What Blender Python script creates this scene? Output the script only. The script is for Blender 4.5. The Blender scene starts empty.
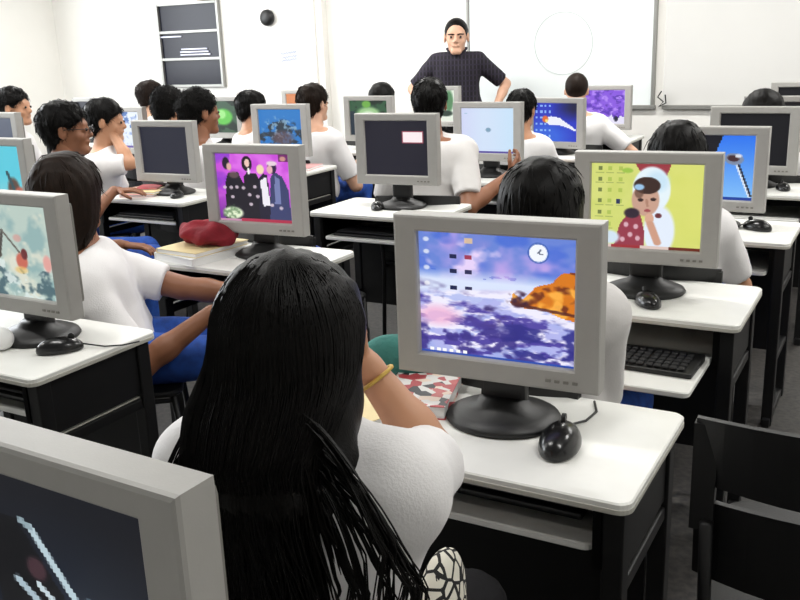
import bpy, bmesh, math, random
import numpy as np
from mathutils import Vector, Matrix
random.seed(7); rng = np.random.RandomState(11)
sc = bpy.context.scene
COL = sc.collection
R = math.radians

# ------------------------------------------------------------------ camera, world, light, exposure
YAW, PITCH, ROLL, FPX, CAMH = R(29.54), R(15.81), R(2.14), 905.1, 1.522
Fv = Vector((-math.sin(YAW)*math.cos(PITCH), math.cos(YAW)*math.cos(PITCH), -math.sin(PITCH)))
Rv = Vector((math.cos(YAW), math.sin(YAW), 0)); Uv = Rv.cross(Fv)
R2 = Rv*math.cos(ROLL)-Uv*math.sin(ROLL); U2 = Uv*math.cos(ROLL)+Rv*math.sin(ROLL)
cd = bpy.data.cameras.new('camera'); cam = bpy.data.objects.new('camera', cd); COL.objects.link(cam)
m3 = Matrix((R2, U2, -Fv)).transposed()
cam.matrix_world = Matrix.Translation((0, 0, CAMH)) @ m3.to_4x4()
cd.sensor_width = 36; cd.lens = FPX/800*36; cd.clip_start = .02
sc.camera = cam
sc.view_settings.view_transform = 'Standard'; sc.view_settings.look = 'None'
sc.view_settings.gamma = 1; sc.view_settings.use_curve_mapping = False
sc.view_settings.exposure = 0.0
w = bpy.data.worlds.new('world'); sc.world = w; w.use_nodes = True
w.node_tree.nodes['Background'].inputs[0].default_value = (.75, .85, 1, 1)
w.node_tree.nodes['Background'].inputs[1].default_value = 1.0

def area(name, loc, rot, sx, sy, power, col=(1, 1, 1), parent=None):
    l = bpy.data.lights.new(name, 'AREA'); l.shape = 'RECTANGLE'; l.size = sx; l.size_y = sy
    l.energy = power; l.color = col
    o = bpy.data.objects.new(name, l); COL.objects.link(o); o.location = loc; o.rotation_euler = rot
    if parent: o.parent = parent
    return o
# room extents
X0, X1, Y0, Y1, ZC = -9.3, 2.6, -2.4, 8.1, 3.0
# daylight through the windows of the left wall
area('window_daylight', (X0+.12, 3.3, 1.9), (0, R(-90), 0), 1.5, 6.0, 330, (.93, .97, 1))
LAMPS = [(x, y) for y in (6.3, 3.6, 1.3) for x in (-7.2, -4.6, -2.0, .6)]
def lamp_power(x, y): return (50 if y > 5 else (36 if y > 2 else 19))

# ------------------------------------------------------------------ helpers
def s2l(c):
    c = np.asarray(c, dtype=float)
    return np.where(c <= .04045, c/12.92, ((c+.055)/1.055)**2.4)
def hexc(h):
    return tuple(s2l([int(h[i:i+2], 16)/255 for i in (0, 2, 4)]))

def mat(name, col, rough=.5, noise=0, nscale=20, metal=0, bump=0, bscale=60, spec=.5, sheen=0, col2=None, stretch=None, sub=0):
    m = bpy.data.materials.new(name); m.use_nodes = True; nt = m.node_tree; b = nt.nodes['Principled BSDF']
    c = hexc(col) if isinstance(col, str) else col
    b.inputs['Base Color'].default_value = (*c, 1)
    b.inputs['Roughness'].default_value = rough; b.inputs['Metallic'].default_value = metal
    b.inputs['Specular IOR Level'].default_value = spec
    if sheen: b.inputs['Sheen Weight'].default_value = sheen
    tc = nt.nodes.new('ShaderNodeTexCoord'); mp = nt.nodes.new('ShaderNodeMapping')
    nt.links.new(tc.outputs['Object'], mp.inputs[0])
    if stretch: mp.inputs['Scale'].default_value = stretch
    if noise or col2:
        n = nt.nodes.new('ShaderNodeTexNoise'); n.inputs['Scale'].default_value = nscale; n.inputs['Detail'].default_value = 4
        nt.links.new(mp.outputs[0], n.inputs['Vector'])
        mx = nt.nodes.new('ShaderNodeMix'); mx.data_type = 'RGBA'
        c2 = hexc(col2) if isinstance(col2, str) else (col2 or tuple(v*(1-noise) for v in c))
        mx.inputs['A'].default_value = (*c, 1); mx.inputs['B'].default_value = (*c2, 1)
        rp = nt.nodes.new('ShaderNodeMapRange'); rp.inputs[1].default_value = .35; rp.inputs[2].default_value = .65
        nt.links.new(n.outputs[0], rp.inputs[0]); nt.links.new(rp.outputs[0], mx.inputs['Factor'])
        nt.links.new(mx.outputs['Result'], b.inputs['Base Color'])
    if bump:
        n2 = nt.nodes.new('ShaderNodeTexNoise'); n2.inputs['Scale'].default_value = bscale
        nt.links.new(mp.outputs[0], n2.inputs['Vector'])
        bp = nt.nodes.new('ShaderNodeBump'); bp.inputs['Strength'].default_value = bump; bp.inputs['Distance'].default_value = .01
        nt.links.new(n2.outputs[0], bp.inputs['Height']); nt.links.new(bp.outputs[0], b.inputs['Normal'])
    return m
M = {}
M['wall'] = mat('painted_wall', 'f3f1ec', .7, .03, 2, bump=.05)
M['ceil'] = mat('ceiling_paint', 'e8e8e6', .8)
M['floor'] = mat('floor_terrazzo', '423f3b', .5, nscale=45, col2='262424')
M['frame_grey'] = mat('aluminium_frame', '9a9a96', .4, .08, 8, metal=.5)
M['board'] = mat('whiteboard_enamel', 'eef4f4', .35, .015, 1.2)
M['board2'] = mat('grey_white_board', 'dcdbd8', .5, .03, 1.5)
M['laminate'] = mat('white_laminate', 'e9e9e4', .35, .03, 14)
M['edge'] = mat('grey_edge_banding', 'b9b7ae', .5, .1, 10)
M['tray'] = mat('tray_laminate', 'e0e0dc', .4, .03, 14)
M['black'] = mat('black_painted_steel', '0c0c0d', .5, .2, 30, spec=.35)
M['blackp'] = mat('black_plastic', '0b0b0c', .45, .15, 40, bump=.04, bscale=300)
M['mouse'] = mat('glossy_black_plastic', '0b0b0d', .22, .1, 20)
M['bezel'] = mat('silver_grey_plastic', 'a5a39f', .4, .04, 25, bump=.02, bscale=400)
M['bezelb'] = mat('monitor_back_plastic', '77756f', .5, .05, 25)
M['key'] = mat('key_plastic', '17171a', .5, .1, 50)
M['shirt'] = mat('white_cotton', 'e4e2e2', .85, .05, 9, bump=.12, bscale=220, sheen=.2)
M['shirt_grey'] = mat('off_white_cotton', 'd2cfcd', .85, .06, 9, bump=.12, bscale=220, sheen=.2)
M['blackc'] = mat('black_cotton', '17161a', .9, .2, 30, bump=.1, bscale=250)
M['denim'] = mat('blue_denim', '1f4fa8', .85, nscale=30, col2='173c86', bump=.15, bscale=300)
M['skin'] = mat('skin', 'c08d6c', .5, .1, 14)
M['skin_dark'] = mat('skin_brown', '8d5c40', .5, .12, 14)
M['skin_light'] = mat('skin_light', 'd3a58a', .5, .1, 14)
M['hair'] = mat('black_hair', '070504', .42, .4, 90, stretch=(1, 1, .1), bump=.15, bscale=420, spec=.13)
M['hairb'] = mat('brown_hair', '21160f', .55, .4, 90, stretch=(1, 1, .3), bump=.15, bscale=400, spec=.13)
M['curly'] = mat('rough_black_hair', '080605', .7, .5, 150, bump=.5, bscale=260, spec=.15)
M['eye'] = mat('eye_dark', '120c0a', .35)
M['shoe'] = mat('shoe_black', '1a1a1c', .5, .2, 20)
M['paper'] = mat('paper', 'e9e9e8', .8, .02, 10)
M['red'] = mat('dark_red_fabric', '8c1626', .9, .35, 16, bump=.4, bscale=60)
M['cream'] = mat('cream_book_cover', 'e2cf9c', .6, .06, 9)
M['redbook'] = mat('red_book_cover', 'a63238', .6, .1, 9)
M['pink'] = mat('pink_book_cover', 'd9a0a0', .6, .1, 9)
M['teal'] = mat('teal_fabric', '3f8078', .9, .2, 20, bump=.3)
M['blueb'] = mat('blue_nylon', '1d3f8f', .7, .2, 15, bump=.2)
M['gum'] = mat('yellow_pencil_case', 'caa64a', .6, .2, 15)
M['dglass'] = mat('dark_window_glass', '1b1c27', .25, .1, 3, spec=.2)
M['reflection'] = mat('pale_reflection', 'c9cbe0', .3, .05, 5)  # bluish white of lamp tubes mirrored in the dark window, set as colour
M['glass'] = mat('spectacle_frame', '1a1212', .3)
M['ink'] = mat('pencil_grey_line', 'ccd3d3', .6)
M['blueink'] = mat('blue_marker_ink', '8f9cc4', .6)
M['metal'] = mat('brushed_metal', '9b9b9b', .3, metal=.9)
M['brown'] = mat('brown_cardboard', '8a6a48', .8, .2, 12)
# checked dark shirt
def plaid():
    m = bpy.data.materials.new('dark_checked_shirt'); m.use_nodes = True; nt = m.node_tree; b = nt.nodes['Principled BSDF']
    b.inputs['Roughness'].default_value = .9
    tc = nt.nodes.new('ShaderNodeTexCoord'); acc = None
    for d, s, c in (('X', 62, '383142'), ('Z', 44, '262030')):
        wv = nt.nodes.new('ShaderNodeTexWave'); wv.bands_direction = d; wv.inputs['Scale'].default_value = s/6.28
        nt.links.new(tc.outputs['Object'], wv.inputs[0])
        pw = nt.nodes.new('ShaderNodeMath'); pw.operation = 'POWER'; pw.inputs[1].default_value = 5
        nt.links.new(wv.outputs['Fac'], pw.inputs[0])
        mx = nt.nodes.new('ShaderNodeMix'); mx.data_type = 'RGBA'; mx.inputs['B'].default_value = (*hexc(c), 1)
        if acc is None: mx.inputs['A'].default_value = (*hexc('15121a'), 1)
        else: nt.links.new(acc, mx.inputs['A'])
        nt.links.new(pw.outputs[0], mx.inputs['Factor']); acc = mx.outputs['Result']
    nt.links.new(acc, b.inputs['Base Color']); return m
M['plaid'] = plaid()
def zebra():
    m = bpy.data.materials.new('black_white_print'); m.use_nodes = True; nt = m.node_tree; b = nt.nodes['Principled BSDF']
    b.inputs['Roughness'].default_value = .8
    tc = nt.nodes.new('ShaderNodeTexCoord'); v = nt.nodes.new('ShaderNodeTexVoronoi'); v.feature = 'DISTANCE_TO_EDGE'; v.inputs['Scale'].default_value = 38
    nt.links.new(tc.outputs['Object'], v.inputs['Vector'])
    r = nt.nodes.new('ShaderNodeValToRGB'); r.color_ramp.interpolation = 'CONSTANT'
    r.color_ramp.elements[0].color = (.01, .01, .01, 1); r.color_ramp.elements[1].position = .09; r.color_ramp.elements[1].color = (.75, .72, .62, 1)
    nt.links.new(v.outputs[0], r.inputs[0]); nt.links.new(r.outputs[0], b.inputs['Base Color']); return m
M['zebra'] = zebra()
def printed():
    m = bpy.data.materials.new('printed_cover'); m.use_nodes = True; nt = m.node_tree; b = nt.nodes['Principled BSDF']
    tc = nt.nodes.new('ShaderNodeTexCoord'); v = nt.nodes.new('ShaderNodeTexVoronoi'); v.inputs['Scale'].default_value = 42
    nt.links.new(tc.outputs['Object'], v.inputs['Vector']); sp = nt.nodes.new('ShaderNodeSeparateColor'); nt.links.new(v.outputs['Color'], sp.inputs[0])
    r = nt.nodes.new('ShaderNodeValToRGB'); r.color_ramp.interpolation = 'CONSTANT'; e = r.color_ramp.elements
    e[0].color = (.7, .68, .66, 1); e[1].position = .4; e[1].color = (.42, .05, .06, 1)
    for p_, c_ in ((.62, (.03, .03, .035)), (.75, (.75, .6, .5)), (.9, (.5, .1, .1))): q = e.new(p_); q.color = (*c_, 1)
    nt.links.new(sp.outputs[0], r.inputs[0]); nt.links.new(r.outputs[0], b.inputs['Base Color']); return m
M['print'] = printed()
def emis(name, col, st):
    m = bpy.data.materials.new(name); m.use_nodes = True; b = m.node_tree.nodes['Principled BSDF']
    b.inputs['Emission Color'].default_value = (*col, 1); b.inputs['Emission Strength'].default_value = st
    b.inputs['Base Color'].default_value = (.8, .8, .8, 1); return m
M['tube'] = emis('lit_diffuser', (1, .98, .94), 4)
def screen_mat():
    m = bpy.data.materials.new('lit_screen'); m.use_nodes = True; nt = m.node_tree; b = nt.nodes['Principled BSDF']
    a = nt.nodes.new('ShaderNodeAttribute'); a.attribute_name = 'Col'
    b.inputs['Base Color'].default_value = (.012, .012, .014, 1); b.inputs['Roughness'].default_value = .35
    b.inputs['Specular IOR Level'].default_value = .3
    nt.links.new(a.outputs['Color'], b.inputs['Emission Color']); b.inputs['Emission Strength'].default_value = 1.0
    return m
M['screen'] = screen_mat()

def put(name, bm, m, parent=None, smooth=False, loc=None):
    me = bpy.data.meshes.new(name); bm.normal_update(); bm.to_mesh(me); bm.free()
    me.materials.append(m)
    if smooth:
        for p in me.polygons: p.use_smooth = True
    o = bpy.data.objects.new(name, me); COL.objects.link(o)
    if parent: o.parent = parent
    if loc: o.location = loc
    return o
def empty(name, loc, rz=0):
    o = bpy.data.objects.new(name, None); COL.objects.link(o); o.location = loc; o.rotation_euler = (0, 0, rz)
    o.empty_display_size = .1; return o
def tag(o, label, cat, group=None):
    o['label'] = label; o['category'] = cat
    if group: o['group'] = group
    return o
def structure(o): o['kind'] = 'structure'; return o
def box(bm, x0, x1, y0, y1, z0, z1, bev=0, seg=2, mtx=None):
    vs = [bm.verts.new((x, y, z)) for x in (x0, x1) for y in (y0, y1) for z in (z0, z1)]
    fs = [(0, 1, 3, 2), (4, 6, 7, 5), (0, 4, 5, 1), (2, 3, 7, 6), (0, 2, 6, 4), (1, 5, 7, 3)]
    F = [bm.faces.new([vs[i] for i in f]) for f in fs]
    if bev:
        es = list({e for f in F for e in f.edges})
        r = bmesh.ops.bevel(bm, geom=es, offset=bev, segments=seg, affect='EDGES', profile=.6)
        vs = list({v for f in r['faces'] for v in f.verts} | {v for v in vs if v.is_valid})
    if mtx is not None: bmesh.ops.transform(bm, matrix=mtx, verts=[v for v in vs if v.is_valid])
    return vs
def slab(bm, x0, x1, y0, y1, z0, z1, rad=.02, n=5, bev=.003):
    # horizontal board with rounded plan corners
    pts = []
    for cx, cy, a0 in ((x1-rad, y1-rad, 0), (x0+rad, y1-rad, 90), (x0+rad, y0+rad, 180), (x1-rad, y0+rad, 270)):
        for i in range(n+1):
            a = R(a0+90*i/n); pts.append((cx+rad*math.cos(a), cy+rad*math.sin(a)))
    rings = []
    cx, cy = (x0+x1)/2, (y0+y1)/2
    def ring(z, ins):
        return [bm.verts.new((p[0]-ins*(1 if p[0] > cx else -1), p[1]-ins*(1 if p[1] > cy else -1), z)) for p in pts]
    rs = [ring(z0, bev), ring(z0+bev, 0), ring(z1-bev, 0), ring(z1, bev)]
    for a, b in zip(rs, rs[1:]):
        for i in range(len(pts)):
            j = (i+1) % len(pts); bm.faces.new((a[i], a[j], b[j], b[i]))
    bm.faces.new(rs[-1]); bm.faces.new(list(reversed(rs[0])))
def tube(bm, pts, r, n=8, cap=True):
    pts = [Vector(p) for p in pts]; rr = r if isinstance(r, (list, tuple)) else [r]*len(pts)
    prev = None; rings = []
    up = None
    for i, p in enumerate(pts):
        d = (pts[min(i+1, len(pts)-1)]-pts[max(i-1, 0)]).normalized()
        if up is None:
            up = d.cross(Vector((0, 0, 1)) if abs(d.z) < .9 else Vector((1, 0, 0))).normalized()
        else: up = (up-d*up.dot(d)).normalized()
        v = d.cross(up)
        rings.append([bm.verts.new(p+(up*math.cos(2*math.pi*k/n)+v*math.sin(2*math.pi*k/n))*rr[i]) for k in range(n)])
    for a, b in zip(rings, rings[1:]):
        for k in range(n): bm.faces.new((a[k], a[(k+1) % n], b[(k+1) % n], b[k]))
    if cap: bm.faces.new(list(reversed(rings[0]))); bm.faces.new(rings[-1])
def lathe(bm, prof, n=24, sx=1, sy=1, cx=0, cy=0):
    rings = [[bm.verts.new((cx+r*sx*math.cos(2*math.pi*k/n), cy+r*sy*math.sin(2*math.pi*k/n), z)) for k in range(n)] for r, z in prof]
    for a, b in zip(rings, rings[1:]):
        for k in range(n): bm.faces.new((a[k], a[(k+1) % n], b[(k+1) % n], b[k]))
    bm.faces.new(list(reversed(rings[0]))); bm.faces.new(rings[-1])
def children(o, table):
    return table.get(o.name, [])
def copy_tree(o, parent=None):
    c = o.copy(); COL.objects.link(c)
    if parent: c.parent = parent
    for ch in list(o.children): copy_tree(ch, c)
    return c

# ------------------------------------------------------------------ implicit surfaces (used for bodies, clothes, hair, soft things)
def V3(p): return np.array(p, dtype=np.float32)
def cone(P, a, b, r1, r2, sy=None):
    a, b = V3(a), V3(b); ba = b-a; pa = P-a
    h = np.clip((pa@ba)/max(float(ba@ba), 1e-9), 0, 1)
    return np.linalg.norm(pa-h[..., None]*ba, axis=-1)-(r1+(r2-r1)*h)
def ell(P, c, r, Rm=None):
    q = P-V3(c)
    if Rm is not None: q = q@Rm
    r = V3(r); k = np.linalg.norm(q/r, axis=-1); k2 = np.linalg.norm(q/(r*r), axis=-1)+1e-9
    return k*(k-1)/k2
def smin(a, b, k):
    h = np.clip(.5+.5*(b-a)/k, 0, 1); return b+(a-b)*h-k*h*(1-h)
def smax(a, b, k): return -smin(-a, -b, k)
def wob(P, f, s=0.):
    x, y, z = P[..., 0], P[..., 1], P[..., 2]
    return (np.sin(f*x+1.7*np.sin(f*.6*z+s)+s)+np.sin(f*1.3*y+1.3*np.sin(f*.7*x+s*2))+np.sin(f*1.1*z+1.5*np.sin(f*.8*y+s*3)))/3
def sdf_mesh(fn, lo, hi, h):
    lo, hi = np.array(lo, float), np.array(hi, float)
    ax = [np.arange(lo[i], hi[i]+h, h, dtype=np.float32) for i in range(3)]
    P = np.stack(np.meshgrid(*ax, indexing='ij'), -1); D = fn(P).astype(np.float32)
    nx, ny, nz = D.shape
    S = D < 0
    c = [(i, j, k) for i in (0, 1) for j in (0, 1) for k in (0, 1)]
    cnt = sum(S[i:nx-1+i, j:ny-1+j, k:nz-1+k].astype(np.int8) for i, j, k in c)
    I = np.argwhere((cnt > 0) & (cnt < 8))
    idm = -np.ones((nx-1, ny-1, nz-1), np.int32); idm[tuple(I.T)] = np.arange(len(I))
    acc = np.zeros((len(I), 3)); n = np.zeros(len(I))
    for a in c:
        for d in range(3):
            if a[d]: continue
            b = list(a); b[d] = 1
            ia, ib = I+np.array(a), I+np.array(b)
            da, db = D[tuple(ia.T)], D[tuple(ib.T)]
            m = (da < 0) != (db < 0)
            t = np.where(m, da/np.where(m, da-db, 1), 0)
            acc += np.where(m[:, None], ia+(ib-ia)*t[:, None], 0); n += m
    Vt = lo+h*acc/np.maximum(n, 1)[:, None]
    Q = []
    for d in range(3):
        e1, e2 = [(1, 2), (2, 0), (0, 1)][d]
        sl = [slice(1, s-1) for s in (nx, ny, nz)]; sl[d] = slice(0, (nx, ny, nz)[d]-1)
        sh = list(sl); sh[d] = slice(1, (nx, ny, nz)[d])
        A, B = S[tuple(sl)], S[tuple(sh)]
        E = np.argwhere(A != B)
        if not len(E): continue
        off = np.array([1, 1, 1]); off[d] = 0; E = E+off
        def g(s1, s2):
            q = E.copy(); q[:, e1] -= s1; q[:, e2] -= s2; return idm[tuple(q.T)]
        q = np.stack([g(1, 1), g(0, 1), g(0, 0), g(1, 0)], 1)
        neg = S[tuple(E.T)]
        q[~neg] = q[~neg][:, ::-1]
        Q.append(q)
    Q = np.concatenate(Q) if Q else np.zeros((0, 4), int)
    return Vt, Q[(Q >= 0).all(1)]
def join_vq(L):
    Vs, Qs, o = [], [], 0
    for v, q in L: Vs.append(v); Qs.append(q+o); o += len(v)
    return np.concatenate(Vs), np.concatenate(Qs)
def put_vq(name, vq, m, parent=None):
    v, q = vq; me = bpy.data.meshes.new(name)
    me.vertices.add(len(v)); me.vertices.foreach_set('co', v.astype(np.float32).ravel())
    me.loops.add(len(q)*4); me.loops.foreach_set('vertex_index', q.astype(np.int32).ravel())
    me.polygons.add(len(q)); me.polygons.foreach_set('loop_start', np.arange(len(q), dtype=np.int32)*4)
    me.polygons.foreach_set('use_smooth', np.ones(len(q), bool))
    me.update(calc_edges=True); me.validate(); me.materials.append(m)
    o = bpy.data.objects.new(name, me); COL.objects.link(o)
    if parent: o.parent = parent
    return o

# ------------------------------------------------------------------ the room
def wallbox(name, *a, m='wall'):
    bm = bmesh.new(); box(bm, *a); return structure(put(name, bm, M[m]))
wallbox('floor', X0, X1, Y0, Y1, -.1, 0, m='floor')
wallbox('ceiling', X0, X1, Y0, Y1, ZC, ZC+.1, m='ceil')
wallbox('wall_back', X0, X1, Y1, Y1+.12, 0, ZC)
wallbox('wall_rear', X0, X1, Y0-.12, Y0, 0, ZC)
wallbox('wall_right', X1, X1+.12, Y0, Y1, 0, ZC)
# left wall with three window openings
bm = bmesh.new()
box(bm, X0-.12, X0, Y0, Y1, 0, 1.15); box(bm, X0-.12, X0, Y0, Y1, 2.65, ZC)
box(bm, X0-.12, X0, Y0, .3, 1.15, 2.65); box(bm, X0-.12, X0, 6.3, Y1, 1.15, 2.65)
box(bm, X0-.12, X0, 3.1, 3.5, 1.15, 2.65)
structure(put('wall_left', bm, M['wall']))
for i, (a, b) in enumerate(((.3, 3.1), (3.5, 6.3))):
    bm = bmesh.new()
    for y in (a, (a+b)/2-.02, b-.04): box(bm, X0-.09, X0-.03, y, y+.04, 1.15, 2.65)
    for z in (1.15, 2.61): box(bm, X0-.09, X0-.03, a, b, z, z+.04)
    structure(put('window_%d' % (i+2), bm, M['frame_grey']))
bm = bmesh.new(); box(bm, -9.3, 2.6, Y1-.015, Y1, 0, .09); structure(put('baseboard_back', bm, M['frame_grey']))
# pilaster strips left of the board
bm = bmesh.new(); box(bm, -6.10, -5.32, Y1-.10, Y1, 0, ZC, .01); structure(put('trim_1', bm, M['wall']))
bm = bmesh.new(); box(bm, -5.44, -5.40, Y1-.125, Y1-.10, 0, ZC, .004); structure(put('trim_2', bm, M['wall']))

# dark barred window on the back wall
wn = structure(empty('window_1', (-7.15, Y1, 0)))
bm = bmesh.new()
W0, W1_ = -.42, .42
for z in (1.13, 1.425, 1.72, 2.02): box(bm, W0, W1_, -.05, .0, z, z+.03, .004)
for x in (W0-.03, W1_): box(bm, x, x+.03, -.05, 0, 1.13, 2.05, .004)
put('window_frame', bm, M['frame_grey'], wn)
bm = bmesh.new(); box(bm, W0, W1_, -.02, -.005, 1.14, 2.04); put('pane', bm, M['dglass'], wn)
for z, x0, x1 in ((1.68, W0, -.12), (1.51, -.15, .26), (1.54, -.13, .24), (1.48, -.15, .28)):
    bm = bmesh.new(); box(bm, x0, x1, -.035, -.022, z, z+.014); put('tube_reflection', bm, M['reflection'], wn)  # thin pale strips standing in for tube reflections on the pane
wn.scale = (1, 1, 1)

# whiteboards
wb = tag(empty('whiteboard', (-2.86, Y1, 0)), 'bright whiteboard with a faint pencil circle, grey frame, behind the teacher', 'whiteboard')
bm = bmesh.new(); box(bm, -.86, .86, -.025, 0, .93, 2.25, .003); put('board_surface', bm, M['board'], wb)
bm = bmesh.new()
box(bm, -.885, -.86, -.035, 0, .9, 2.28, .003); box(bm, .86, .89, -.045, 0, .9, 2.28, .004)
box(bm, -.885, .9, -.035, 0, 2.25, 2.28, .003); box(bm, -.885, .9, -.05, 0, .895, .93, .004)
put('board_frame', bm, M['frame_grey'], wb)
bm = bmesh.new()
tube(bm, [(.06+.27*math.cos(a), -.027, 1.47+.27*math.sin(a)) for a in np.linspace(0, 2*math.pi, 65)], .0035, 5, False)
put('drawn_circle', bm, M['ink'], wb)
wb2 = tag(empty('display_board', (-.4, Y1, 0)), 'plain grey-white board with thin grey bottom rail, right of the whiteboard', 'board')
bm = bmesh.new(); box(bm, -1.5, 2.6, -.02, 0, .93, 2.4, .003); put('board_surface', bm, M['board2'], wb2)
bm = bmesh.new(); box(bm, -1.5, 2.6, -.05, 0, .895, .93, .004); put('board_rail', bm, M['frame_grey'], wb2)
bm = bmesh.new()
tube(bm, [(-1.90, Y1-.07, 1.05), (-1.93, Y1-.075, 1.0), (-1.88, Y1-.075, .96), (-1.92, Y1-.075, .92), (-1.86, Y1-.07, .95), (-1.87, Y1-.065, 1.02)], .007, 6)
tag(put('board_cord', bm, M['black'], None, True), 'dark looped cord hanging at the bottom corner of the whiteboard frame', 'cord')
bm = bmesh.new(); box(bm, -.17, .17, -.004, 0, -.22, .2)
nt_ = tag(put('wall_notice', bm, M['paper'], None, False, (-5.75, Y1-.10, 1.37)), 'pale paper notice with faint blue handwriting taped to the wall', 'notice')
bm = bmesh.new()
for i, (z, n) in enumerate(((.09, 7), (.05, 8), (.02, 6))):
    tube(bm, [(-.1+.2*k/24, -.006, z+.014*math.sin(k*1.7+i)+.02*k/24) for k in range(25)], .003, 4)
put('handwriting', bm, M['blueink'], nt_)
bm = bmesh.new(); lathe(bm, [(.075, 0), (.085, .02), (.08, .05), (.05, .07)], 20)
bmesh.ops.rotate(bm, verts=bm.verts, matrix=Matrix.Rotation(R(90), 3, 'X'))
tag(put('wall_speaker', bm, M['blackp'], None, True, (-5.98, Y1-.10, 1.83)), 'small round dark fixture high on the back wall above the paper notice', 'fixture')
bm = bmesh.new(); box(bm, -.06, .06, -.1, 0, 0, .12, .008)
tag(put('cardboard_box', bm, M['brown'], None, False, (-6.84, Y1-.05, 2.05)), 'small brown box on the top ledge of the dark window', 'box')

# ceiling lamps
lp0 = None
for i, (x, y) in enumerate(LAMPS):
    lp = empty('ceiling_lamp', (x, y, ZC))
    bm = bmesh.new(); box(bm, -.62, .62, -.12, .12, -.06, 0, .008); put('lamp_housing', bm, M['ceil'], lp)
    bm = bmesh.new(); box(bm, -.58, .58, -.09, .09, -.072, -.058, .004); put('diffuser', bm, M['tube'], lp)
    tag(lp, 'fluorescent ceiling lamp in the %s row, %s from the window wall' % (('front', 'middle', 'rear')[i//4], ('first', 'second', 'third', 'fourth')[i % 4]), 'lamp', 'fluorescent ceiling lamps')
    area('lamp_light', (0, 0, -.08), (0, 0, 0), 1.15, .18, lamp_power(x, y), (1, .985, .95), lp)

# ------------------------------------------------------------------ desks
XA, SP, YD, RP, DW, DD = -.353, 1.495, 1.389, 1.098, .68, .44
def make_desk():
    d = empty('computer_desk', (0, 0, 0))
    bm = bmesh.new(); slab(bm, -DW/2, DW/2, 0, DD, .728, .75, .025); put('desktop', bm, M['laminate'], d)
    bm = bmesh.new(); slab(bm, -DW/2-.001, DW/2+.001, -.001, DD+.001, .7275, .738, .026, bev=.001); put('edge_band', bm, M['edge'], d)
    for sx in (-1, 1):
        for yy in (.045, DD-.045):
            bm = bmesh.new(); cx = sx*(DW/2-.035); box(bm, cx-.02, cx+.02, yy-.022, yy+.022, .0, .728, .004); put('leg', bm, M['black'], d)
        cx = sx*(DW/2-.035)
        for nm, a in (('side_panel', (cx-.012, cx+.012, .06, DD-.06, .575, .728)), ('side_rail', (cx-.015, cx+.015, .067, DD-.067, .53, .56, .004)),
                      ('foot_bar', (cx-.015, cx+.015, -.0, DD+.0, .0, .035, .006)), ('side_rail', (cx-.015, cx+.015, .067, DD-.067, .25, .275, .004))):
            bm = bmesh.new(); box(bm, *a); put(nm, bm, M['black'], d)
        bm = bmesh.new(); box(bm, cx-.006, cx+.006, .067, DD-.067, .561, .564); put('rail_trim', bm, M['edge'], d)
    bm = bmesh.new(); box(bm, -DW/2+.06, DW/2-.06, DD-.06, DD-.045, .2, .72); put('modesty_panel', bm, M['black'], d)
    return d
desk0 = make_desk(); first = [True]
def make_tray(off):
    bm = bmesh.new(); slab(bm, -.255, .265, off, off+.34, .618, .634, .02); return bm
DESKS = {}
def desk(c, r, what, off, dx=0):
    d = desk0 if first[0] else copy_tree(desk0); first[0] = False
    d.location = (XA-SP*c-DW/2+dx, YD+RP*r, 0)
    put('keyboard_tray', make_tray(off), M['tray'], d)
    for sx in (-1, 1):
        bm = bmesh.new(); box(bm, sx*.278-.008, sx*.278+.008, .02, DD-.065, .60, .728); put('tray_bracket', bm, M['black'], d)
    tag(d, what, 'desk', 'white-topped computer desks'); DESKS[(c, r)] = d; return d

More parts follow.
